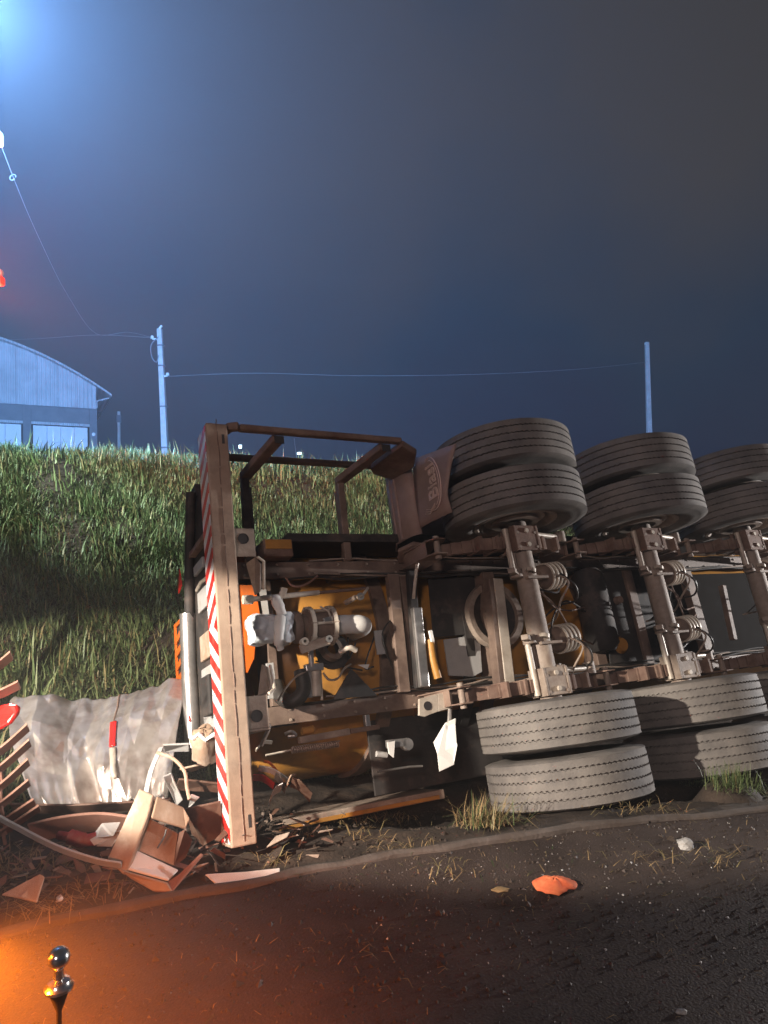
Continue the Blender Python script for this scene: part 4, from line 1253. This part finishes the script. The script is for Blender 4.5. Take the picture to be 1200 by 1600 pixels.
# reflective tape on it: follows the sheet surface
def on_sheet(s_, t_, off):
    i, j = int(s_*nu), int(t_*nv_)
    return Vector(vs[i*n+j]) + nrm*off
for t0, t1, m, nm in ((0.30, 0.54, 'lens', 'red_tape'), (0.545, 0.80, 'cream', 'white_tape')):
    tb_ = MB()
    tv = []
    steps = 14
    for k in range(steps+1):
        t_ = t0+(t1-t0)*k/steps
        for s_ in (0.580, 0.602, 0.624):
            tv.append(on_sheet(s_, t_, 0.012))
    tf = [(k*3+c, k*3+c+1, (k+1)*3+c+1, (k+1)*3+c) for k in range(steps) for c in range(2)]
    tb_.add(tv, tf, True)
    o = tb_.build(nm, m, sheet)
    sd_ = o.modifiers.new('thickness', 'SOLIDIFY'); sd_.thickness = 0.003
seam = MB().tube([on_sheet(0.60, t_/30, 0.006) for t_ in range(0, 10)], 0.006, 6).build('sheet_seam', 'rust', sheet)

# slatted broken grille at the left edge
GR = empty('broken_grille', (-1.880, 3.249, 0.211))
thing_tag(GR, 'fan of bent rust-red slats from a broken grille at the left edge', 'grille')
gl = GR.location.copy()
def g_(p):
    return Vector(p) - gl
tips = [((-40,1062),(5,1040),(18,1024)), ((-40,1100),(10,1082),(30,1070)), ((-60,1215),(15,1170),(44,1136)), ((-60,1245),(10,1200),(47,1160)), ((-60,1275),(10,1228),(45,1190)),
        ((-60,1302),(14,1252),(46,1222)), ((-60,1322),(20,1278),(54,1252)), ((-60,1330),(10,1305),(62,1262))]
for k, (p0, p1, p2) in enumerate(tips):
    zz = 3.25+0.02*k
    def A_(p, d):
        f_ = 1073.13
        c = Vector(((p[0]-600)/f_*d, (p[1]-800)/f_*d, d))
        mw = cam.matrix_world
        return mw @ Vector((c.x, -c.y, -c.z))
    p1 = (p1[0]*0.4+(p0[0]+p2[0])*0.3, p1[1]*0.4+(p0[1]+p2[1])*0.3)
    pts = spline([g_(A_(p0, zz+0.05)), g_(A_(p1, zz)), g_(A_(p2, zz-0.06))], 6)
    o = MB().ribbon(pts, (0.25, -0.75, 0.55), 0.085, 0.012).build('slat', 'pink', GR, 0.002)
    if k > 2:
        q_ = pts[6]
        MB().bar(q_, q_+Vector((0.0, 0.02, -0.07)), 0.012, 0.012).build('slat_tab', 'pink', o)
o = MB().plate([(-1.937, 3.392, 0.706), (-1.863, 3.360, 0.762), (-1.813, 3.359, 0.774), (-1.773, 3.360, 0.760), (-1.767, 3.331, 0.731), (-1.794, 3.312, 0.688), (-1.843, 3.313, 0.661), (-1.904, 3.333, 0.654)], 0.03).build('lamp_lens', 'lens', None, 0.012)
o.scale = (1, 1, 1)
thing_tag(o, 'broken red lamp lens caught among the broken grille slats', 'lamp lens')

# leaning broken fairing with two cut-outs, in front of the bumper foot
def world_plate(name, pts, t, m, label, cat, bevel=0.004, group=None):
    o = MB().plate(pts, t).build(name, m, None, bevel)
    return thing_tag(o, label, cat, group)
FA = empty('broken_fairing', (-1.106, 3.252, 0.105))
thing_tag(FA, 'broken tan plastic fairing with stepped recesses, leaning on edge left of the striped bumper', 'fairing')
fl_ = FA.location.copy()
def fa(*p):
    return Vector(p) - fl_
def fplate(name, pts, t, m='tan', bevel=0.006):
    return MB().plate([Vector(p)-fl_ for p in pts], t).build(name, m, FA, bevel)
fplate('fairing_spine', [(-1.179, 3.303, 0.368), (-1.106, 3.284, 0.343), (-1.114, 3.227, 0.265), (-1.156, 3.103, 0.095), (-1.174, 3.083, 0.077), (-1.264, 3.132, 0.120)], 0.03)
fplate('fairing_top', [(-1.106, 3.284, 0.343), (-1.001, 3.347, 0.266), (-0.966, 3.329, 0.218), (-0.979, 3.310, 0.178), (-1.114, 3.227, 0.265)], 0.02)
fplate('fairing_recess', [(-1.125, 3.257, 0.253), (-1.019, 3.331, 0.152), (-1.018, 3.255, 0.032), (-1.173, 3.191, 0.134)], 0.012)
fplate('fairing_step', [(-1.166, 3.171, 0.143), (-0.983, 3.215, 0.027), (-0.998, 3.115, 0.030), (-1.171, 3.082, 0.100)], 0.012, 'white')
fplate('fairing_lip', [(-1.260, 3.122, 0.125), (-1.167, 3.072, 0.104), (-0.995, 3.105, 0.035), (-0.967, 3.086, 0.005), (-1.048, 3.076, 0.012), (-1.145, 3.074, 0.070)], 0.015)
fplate('fairing_tail', [(-1.048, 3.076, 0.012), (-0.969, 3.076, 0.005), (-0.869, 3.233, 0.094), (-0.880, 3.232, 0.104), (-0.958, 3.154, 0.047)], 0.012, 'pink')
fplate('fairing_side', [(-0.979, 3.310, 0.178), (-0.955, 3.352, 0.111), (-0.973, 3.304, 0.049), (-1.018, 3.255, 0.032), (-1.019, 3.331, 0.152)], 0.01, 'brown')
MB().tube(spline([fa(*(-1.054, 3.150, 0.164)), fa(*(-1.037, 3.189, 0.195)), fa(*(-1.032, 3.208, 0.222))], 5), 0.004, 6).build('snapped_wire', 'hose', FA)

# long pale strip sliding out of the grass, curved panels behind it
o = MB().ribbon(spline([(-1.788, 3.042, 0.401), (-1.611, 3.025, 0.314), (-1.437, 3.008, 0.236), (-1.281, 3.030, 0.168), (-1.186, 3.072, 0.127)], 7), (0.1, -0.55, 0.8), 0.045, 0.010).build('trim_strip', 'grey', None, 0.002)
thing_tag(o, 'long pale trim strip lying across the wreckage towards the tan fairing', 'trim strip')
o = MB().ribbon(spline([(-1.978, 3.650, 0.168), (-1.733, 3.702, 0.136), (-1.447, 3.752, 0.124), (-1.186, 3.802, 0.120)], 7), (0.05, -0.7, 0.7), 0.10, 0.012).build('curved_panel', 'brown', None, 0.003)
thing_tag(o, 'dark brown curved panel strip along the foot of the crumpled sheet', 'panel')
o = MB().ribbon(spline([(-1.723, 3.351, 0.158), (-1.593, 3.400, 0.171), (-1.426, 3.450, 0.166), (-1.252, 3.451, 0.143)], 7), (0.0, -0.6, 0.8), 0.15, 0.014).build('curved_panel', 'pink', None, 0.003)
thing_tag(o, 'wide faded pink curved panel just behind the long pale trim strip', 'panel')
o = MB().tube(spline([(-1.556, 3.270, 0.180), (-1.493, 3.250, 0.179), (-1.418, 3.250, 0.162), (-1.352, 3.270, 0.173)], 6), [0.02]*6+[0.034]*6+[0.028]*6+[0.01], 12).build('red_fender_scrap', 'dark_red')
thing_tag(o, 'rounded dark red scrap half hidden beneath the wide pink panel', 'scrap')
o = world_plate('panel_shard', [(-1.547, 2.770, 0.157), (-1.434, 2.849, 0.196), (-1.414, 2.849, 0.185), (-1.406, 2.771, 0.124), (-1.466, 2.750, 0.156)], 0.012, 'tan', 'tan triangular panel shard lying in the straw at lower left', 'shard')
o = world_plate('sheet_shard', [(-0.848, 3.175, 0.026), (-0.671, 3.216, 0.014), (-0.521, 3.256, 0.009), (-0.509, 3.177, -0.016), (-0.586, 3.136, 0.000), (-0.683, 3.106, -0.008), (-0.782, 3.116, 0.009)], 0.008, 'white', 'flat pale sheet shard lying at the foot of the striped bumper', 'shard')
crum = MB()
for k in range(3):
    p = [(-1.367, 3.200, 0.169), (-1.335, 3.229, 0.196), (-1.266, 3.249, 0.192), (-1.275, 3.211, 0.150), (-1.340, 3.171, 0.152)]
    crum.plate([Vector(q_)+Vector((0, 0.01*k, 0.02*k)) + Vector((random.uniform(-.02, .02), random.uniform(-.02, .02), random.uniform(-.015, .015))) for q_ in p], 0.004)
thing_tag(crum.build('crumpled_foil', 'grey'), 'small crumpled grey foil left of the tan fairing', 'foil')
o = MB().ribbon(spline([(-1.279, 3.648, 0.227), (-1.267, 3.695, 0.327), (-1.244, 3.742, 0.402), (-1.243, 3.792, 0.421)], 6), (0.9, -0.2, 0.2), 0.03, 0.006).build('bent_strap', 'grey', None, 0.002)
thing_tag(o, 'thin bent grey strap standing up beside the crumpled sheet', 'strap')
o = MB().tube(spline([(-1.247, 3.742, 0.409), (-1.134, 3.642, 0.408), (-1.060, 3.594, 0.357), (-1.034, 3.546, 0.292), (-1.007, 3.498, 0.245)], 7), 0.009, 8).build('bent_tube', 'tan')
thing_tag(o, 'bent brown tube arching over the debris left of the bumper', 'tube')
SL = [([(255,1212),(268,1206),(286,1248),(276,1258)], 3.55, 'grey', 'grey slotted bracket leaning among debris left of the bumper', 'slotted_bracket', 'bracket'),
      ([(300,1240),(313,1245),(296,1262),(300,1250)], 3.45, 'white', 'small white curved splinter between the fairing and the bumper', 'white_splinter', 'splinter'),
      ([(255,1162),(296,1160),(296,1172),(258,1172)], 3.9, 'grey', 'short grey block below the dark rear panel of the trailer', 'grey_block', 'block'),
      ([(280,1215),(345,1222),(345,1236),(272,1232)], 3.7, 'brown', 'dark flat strip lying behind the bumper foot', 'wooden_strip', 'strip'),
      ([(290,1262),(345,1250),(352,1300),(318,1320),(300,1300)], 3.42, 'brown', 'dark brown panel scrap pushed against the bumper foot', 'panel_scrap', 'panel'),
      ([(280,1200),(315,1192),(345,1180),(340,1188),(300,1203)], 3.75, 'tan', 'tan splinter lying level beside the dark rear panel', 'tan_splinter', 'splinter')]
for pts, d, m, lab, nm, cat in SL:
    world_plate(nm, [A_(p, d+0.03*k) for k, p in enumerate(pts)], 0.012, m, lab, cat)
# torn stump of pale foam under the rear panel
fo = MB()
fo.lathe([(0.0, 0.10), (0.05, 0.095), (0.075, 0.06), (0.07, -0.02), (0.062, -0.08), (0.0, -0.09)], (-1.008, 3.792, 0.427), (0.05, -0.3, 1), 18)
o = fo.build('foam_stump', 'tan')
for v_ in o.data.vertices:
    v_.co += Vector((random.uniform(-.008, .008), random.uniform(-.008, .008), random.uniform(-.012, .012)))
thing_tag(o, 'torn tan foam stump hanging under the rear panel of the trailer', 'foam')
rimf = MB()
c0 = Vector((-0.999, 3.759, 0.495))
rimf.tube([c0+Vector((0.075*math.cos(t*0.5), 0.05*math.sin(t*0.5), 0.018*math.sin(t*2.3))) for t in range(13)], 0.012, 6)
rimf.build('torn_rim', 'white', o)

# jumble of broken strips near the bumper foot: things one by one
JB = [((404,1200),(452,1222),3.7,.05,'white'), ((430,1212),(446,1236),3.62,.06,'steel'), ((440,1230),(420,1256),3.6,.08,'grey'), ((412,1190),(434,1206),3.75,.02,'orange'),
      ((455,1222),(486,1246),3.65,.09,'brown'), ((400,1172),(425,1160),3.85,.03,'cream'), ((395,1215),(428,1228),3.68,.06,'red'), ((448,1228),(462,1212),3.6,.03,'tan')]
JL = ['crumpled white strip poking out right of the bumper foot', 'bright bent metal strip right of the bumper foot', 'grey flat scrap hanging below the bright bent strip', 'thin orange sliver beside the crumpled white strip',
      'brown torn scrap lying on the ochre side rail', 'cream stick beside the bumper under the frame rail', 'dark red scrap tucked behind the bumper foot', 'tan sliver above the brown torn scrap']
for (p, q_, d, w, m), lab in zip(JB, JL):
    a_, b_ = A_(p, d), A_(q_, d+0.05)
    mid = (a_+b_)/2 + Vector((0, -0.03, 0.03))
    o = MB().ribbon(spline([a_, mid, b_], 5), (0.2, -0.5, 0.6), w, 0.006).build('torn_strip', m)
    thing_tag(o, lab, 'scrap', 'torn strips round the bumper foot')

# loose splinters nobody could count, lying through the wreckage
db = MB()
rd = random.Random(5)
for k in range(420):
    u_ = rd.uniform(-0.5, 1.45); v_ = rd.uniform(3.25, 4.35) - 0.12*max(0, u_-0.8)
    x_, y_ = xy(u_, v_)
    z_ = gz(x_, y_) + abs(rd.gauss(0.03, 0.05))
    L_ = abs(rd.gauss(0.022, 0.020))+0.008; w_ = L_*rd.uniform(0.12, 0.6)
    a_ = rd.uniform(0, 6.28)
    d_ = Vector((math.cos(a_), math.sin(a_), rd.uniform(-0.5, 0.6)))*L_
    n_v = Vector((-math.sin(a_), math.cos(a_), rd.uniform(-0.7, 0.7)))*w_
    c_ = Vector((x_, y_, z_))
    db.plate([c_-d_-n_v*rd.uniform(.2, 1), c_+d_*rd.uniform(.3, 1)-n_v, c_+d_+n_v*rd.uniform(-.5, .6), c_-d_*rd.uniform(.2, .9)+n_v], 0.004)
dm = [M[k] for k in ('axle', 'brown', 'soil', 'pink', 'plastic', 'rust')]
o = db.build('debris', 'axle', None, kind='stuff')
for m_ in dm[1:]:
    o.data.materials.append(m_)
for i_, p_ in enumerate(o.data.polygons):
    p_.material_index = (i_//6*7919) % 6
# ---- small things on the road
LFp = Vector((0.706, 3.044, 0.000))
lv, lf = [], []
N_, M_ = 24, 6
for j in range(M_+1):
    for k in range(N_):
        t = 2*math.pi*k/N_
        rr = (j/M_)*(0.082 + 0.006*math.sin(3*t+1) + (0.006 if j == M_ and 3.6 < t < 6.2 else 0.0015)*math.sin(11*t) - 0.013*math.exp(-((t-5.35)/0.35)**2))
        lv.append((LFp.x + rr*math.cos(t)*1.15, LFp.y + rr*math.sin(t)*0.85, 0.012 + 0.030*(1-(j/M_)**2) + 0.003*math.sin(5*t+j)))
for j in range(M_):
    for k in range(N_):
        k2 = (k+1) % N_
        lf.append((j*N_+k, j*N_+k2, (j+1)*N_+k2, (j+1)*N_+k))
o = MB().add(lv, lf, True).build('orange_shell', 'leaf')
sd_ = o.modifiers.new('thickness', 'SOLIDIFY'); sd_.thickness = 0.006
thing_tag(o, 'ragged orange shell fragment lying alone on the dark road', 'fragment')
def lump(name, p, s, m, lab, cat, sq=(1, 1, 0.7), seed=1):
    r = random.Random(seed)
    b = bmesh.new()
    bmesh.ops.create_icosphere(b, subdivisions=2, radius=1)
    for v in b.verts:
        k = 1 + 0.35*mnoise.noise(v.co*1.7+Vector((seed, 0, 0)))
        v.co = Vector((v.co.x*sq[0], v.co.y*sq[1], v.co.z*sq[2]))*k*s
    me = bpy.data.meshes.new(name); b.to_mesh(me); b.free()
    me.materials.append(M[m])
    o = bpy.data.objects.new(name, me); COL.objects.link(o); o.location = p
    return thing_tag(o, lab, cat)
q_ = (1.431, 3.396, 0.000); lump('crumpled_paper', (q_[0], q_[1], 0.02), 0.036, 'grey_lump', 'crumpled pale grey scrap on the road near its edge', 'scrap', (1.2, 0.9, 0.8), 3)
q_ = (0.470, 3.032, 0.000); lump('yellow_leaf', (q_[0], q_[1], 0.008), 0.032, 'straw', 'small dull yellow leaf on the road left of the orange fragment', 'leaf', (1.2, 0.6, 0.25), 4)
q_ = (0.920, 2.257, 0.000); lump('pale_pebble', (q_[0], q_[1], 0.006), 0.013, 'chip', 'palest pebble on the road at the lower right', 'pebble', (1.4, 0.8, 0.6), 5)
q_ = (-1.467, 2.934, 0.000); lump('bottle_top', (q_[0], q_[1]+0.15, -0.02), 0.018, 'white', 'small white bottle top in the straw at lower left', 'cap', (1, 1, 0.9), 6)

# ---- grit and straw: uncountable
def scatter_road(n, seed, umin, umax, vd):
    r = np.random.default_rng(seed)
    u = r.uniform(umin, umax, n)
    v = edge_v(u) - r.uniform(0.0, vd, n)
    return u, v, r
def chips(name, x, y, z, size, m, seed):
    r = np.random.default_rng(seed)
    n = len(x)
    s = size*np.exp(r.normal(0, 0.45, n))
    tet = np.array([[1,0,-0.5],[-0.5,0.87,-0.5],[-0.5,-0.87,-0.5],[0.1,0.1,0.55]])
    P = tet[None]*s[:, None, None] * r.uniform(0.6, 1.4, (n, 4, 3))
    a = r.uniform(0, 6.28, n); c, q = np.cos(a)[:, None], np.sin(a)[:, None]
    X = P[..., 0]*c - P[..., 1]*q; Yv = P[..., 0]*q + P[..., 1]*c
    co = np.stack([X + x[:, None], Yv + y[:, None], P[..., 2] + z[:, None] + s[:, None]*0.45], -1).reshape(-1, 3)
    f = (np.arange(n)[:, None, None]*4 + np.array([[0,2,1],[0,1,3],[1,2,3],[2,0,3]])[None]).reshape(-1, 3)
    me = bpy.data.meshes.new(name); me.from_pydata(co.tolist(), [], f.tolist()); me.materials.append(M[m])
    o = bpy.data.objects.new(name, me); COL.objects.link(o); o['kind'] = 'stuff'
    return o
u, v, r = scatter_road(9000, 21, -1.5, 5.0, 2.4)
x, y = xy(u, v); chips('gravel', x, y, np.full(len(x), 0.002), 0.0035, 'road', 22)
u, v, r = scatter_road(800, 23, 1.2, 5.0, 2.2)
x, y = xy(u, v); chips('gravel', x, y, np.full(len(x), 0.002), 0.0034, 'chip', 24)
r = np.random.default_rng(31)
u = r.uniform(-1.5, 6, 5000); v = edge_v(u) + r.uniform(0.05, 1.4, 5000)
x, y = xy(u, v); chips('gravel', x, y, ground_h(u, v)-0.005, 0.009, 'soil', 32)
u, v, r = scatter_road(2600, 33, -0.5, 5.0, 1.1)
x, y = xy(u, v); chips('gravel', x, y, np.full(len(x), 0.002), 0.006, 'soil', 34)
u, v, r = scatter_road(200, 35, 0.5, 4.6, 1.0)
x, y = xy(u, v); blades('straw', x, y, np.full(len(x), 0.008), 0.07, 0.003, [(M['straw'], 0.4), (G4, 0.3), (G3, 0.3)], 1.5, None, 36, 'stuff', 1.35)
S_ = [(M['straw'], 0.7), (G4, 0.3)]
u, v, r = scatter_road(600, 41, -1.5, 4.5, 2.2)
x, y = xy(u, v)
blades('straw', x, y, np.full(len(x), 0.006), 0.045, 0.0022, S_, 1.5, None, 42, 'stuff', 1.42)
# straw litter in clumps along the verge
r = np.random.default_rng(51)
cx, cy, cn = [], [], []
def clump(px_, py_, n, sx, sy):
    pass
def litter(cs, seed, length, width, mats_, tilt_lo, bend, name='straw', lift=0.0):
    r = np.random.default_rng(seed)
    xs, ys = [], []
    for (px_, py_, n, s) in cs:
        c = A_((px_, py_), 1.0) - cam.location
        t = None
        z0 = -0.08
        for _ in range(12):
            t = (z0-1.55)/c.z
            p = cam.location + c*t
            z0 = gz(p.x, p.y)
        xs.append(p.x + r.normal(0, s, n)); ys.append(p.y + r.normal(0, s*0.6, n))
    xs = np.concatenate(xs); ys = np.concatenate(ys)
    uu, vv = uv(xs, ys)
    z = ground_h(uu, vv) + 0.012 + np.abs(r.normal(0, lift, len(xs)))
    return blades(name, xs, ys, z, length, width, mats_, bend, None, seed+1, 'stuff', tilt_lo)
litter([(590,1292,40,.12), (560,1312,30,.10), (625,1282,30,.10), (655,1328,20,.06), (605,1330,20,.05), (980,1272,45,.10), (1045,1272,20,.08), (1010,1345,25,.10), (1130,1350,30,.08), (690,1378,15,.08),
        (440,1352,30,.06), (510,1290,30,.10), (470,1310,20,.08)], 61, 0.10, 0.0035, S_, 0.9, 1.5, lift=0.02)
litter([(40,1350,80,.14), (100,1365,70,.14), (20,1420,80,.12), (90,1430,60,.12), (150,1412,40,.10), (190,1390,20,.08), (0,1380,45,.1)], 63, 0.13, 0.004, S_, 0.8, 1.5, lift=0.03)
def tuft(name, px_, py_, n, s, length, mats_, lab, seed):
    o = litter([(px_, py_, n, s)], seed, length, 0.0045, mats_, 0, 1.3, name)
    del o['kind']
    return thing_tag(o, lab, 'grass tuft')
tuft('grass_tuft', 762, 1292, 330, .085, 0.17, [(G1, .15), (G2, .2), (M['straw'], .35), (G4, .3)], 'dry pale grass tuft at the foot of the first lower wheels', 71)
TB = (2.051, 4.156, 0.016)
rr_ = np.random.default_rng(73)
o = blades('grass_tuft', TB[0]+rr_.normal(0, .07, 260), TB[1]+rr_.normal(0, .05, 260), np.full(260, TB[2]-0.01), 0.15, 0.0045, [(G2, .6), (G1, .35), (G4, .05)], 1.3, None, 74, None)
thing_tag(o, 'bright green grass tuft before the second lower wheels', 'grass tuft')
cl_ = MB().lathe([(0.0, 0.03), (0.08, 0.02), (0.15, -0.02), (0.22, -0.12), (0.25, -0.3), (0.0, -0.3)], (TB[0], TB[1]+0.03, TB[2]-0.02), Z, 18).build('soil_clod', 'soil', o)
tuft('grass_tuft', 1090, 1232, 70, .05, 0.08, [(G3, .5), (G4, .5)], 'low dull grass tuft left of the bright green one', 75)

# ---- tow hitch of the parked vehicle at lower left
TH = empty('tow_hitch', (-0.771, 1.617, 0.525))
thing_tag(TH, 'polished tow ball on a thin dark shank at the lower left corner', 'tow hitch')
b = MB()
prof = [(0.0, 0.0), (0.032, 0.0), (0.032, 0.006), (0.027, 0.010), (0.024, 0.018), (0.012, 0.024), (0.0105, 0.045)]
for k in range(0, 13):
    t = R(-62 + 152*k/12)
    prof.append((0.0248*math.cos(t) if k < 12 else 0.0, 0.069+0.0248*math.sin(t)))
b.lathe(prof, (0, 0, 0), Z, 40)
b.build('tow_ball', 'chrome', TH)
MB().lathe([(0.0, -0.9), (0.006, -0.9), (0.006, -0.05), (0.020, -0.012), (0.024, -0.001), (0.0, -0.001)], (0, 0, 0), Z, 24).build('shank', 'hitch', TH)
MB().tube([(-0.165, -0.12, -0.10), (-0.115, -0.10, -0.02)], 0.006, 8).build('safety_pin', 'chrome', TH)
# amber lamp of that vehicle, just reaching into the corner
M['amber'] = emit('amber_lens', (1.0, 0.30, 0.02), 7.0)
AL = empty('amber_lamp', (-1.058, 1.584, 0.601))
thing_tag(AL, 'glowing amber vehicle lamp just beyond the lower left edge, beside the tow ball', 'lamp')
MB().lathe([(0.0, 0.03), (0.02, 0.028), (0.034, 0.014), (0.038, 0.0), (0.0, 0.0)], (0, 0, 0), (0.9, -0.3, 0.1), 28).build('lamp_lens', 'amber', AL)
MB().lathe([(0.0, -0.05), (0.04, -0.05), (0.044, -0.001), (0.0, -0.001)], (0, 0, 0), (0.9, -0.3, 0.1), 28).build('lamp_housing', 'plastic', AL)
MB().bar((-0.03, 0.02, 0), (-0.5, 0.05, -0.02), 0.05, 0.05).build('lamp_bracket', 'plastic', AL, 0.006)
lp = (-1.013, 1.533, 0.632)
lamp('amber_light', 'SPOT', (lp[0]+0.07, lp[1]+0.0, lp[2]+0.03), 200, (1.0, 0.20, 0.004), 0.03, (-0.80, 2.1, -0.25), 112, 0.95)

# ---- night mist between camera and bank
HZ = MB().box((-30, -12, -1.5), (34, 44, 13.5))
hm = bpy.data.materials.new('mist'); hm.use_nodes = True
hn = hm.node_tree; hn.nodes.clear()
ho = hn.nodes.new('ShaderNodeOutputMaterial'); hv = hn.nodes.new('ShaderNodeVolumePrincipled')
hv.inputs['Color'].default_value = (0.85, 0.88, 0.92, 1)
hv.inputs['Density'].default_value = 0.0045
hv.inputs['Anisotropy'].default_value = 0.1
hn.links.new(hv.outputs[0], ho.inputs['Volume'])
o = HZ.build('haze', hm); o['kind'] = 'stuff'

# vapour added to carry the orange glow round the amber lamp
vb = bmesh.new(); bmesh.ops.create_icosphere(vb, subdivisions=3, radius=1.0)
me = bpy.data.meshes.new('glow_mist'); vb.to_mesh(me); vb.free()
o = bpy.data.objects.new('glow_mist', me); COL.objects.link(o)
o.location = (-1.0, 1.85, 0.45); o.scale = (1.15, 0.95, 0.9); o['kind'] = 'stuff'
em_ = bpy.data.materials.new('glow_vapour'); em_.use_nodes = True
en = em_.node_tree; en.nodes.clear()
eo = en.nodes.new('ShaderNodeOutputMaterial'); ev = en.nodes.new('ShaderNodeVolumePrincipled')
et = en.nodes.new('ShaderNodeTexCoord'); el = en.nodes.new('ShaderNodeVectorMath'); el.operation = 'LENGTH'
er = en.nodes.new('ShaderNodeMapRange'); er.interpolation_type = 'SMOOTHSTEP'
er.inputs[1].default_value = 1.0; er.inputs[2].default_value = 0.0; er.inputs[3].default_value = 0.0; er.inputs[4].default_value = 0.13
en.links.new(et.outputs['Object'], el.inputs[0]); en.links.new(el.outputs['Value'], er.inputs[0])
en.links.new(er.outputs[0], ev.inputs['Density'])
ev.inputs['Color'].default_value = (0.8, 0.8, 0.8, 1)
en.links.new(ev.outputs[0], eo.inputs['Volume'])
me.materials.append(em_)
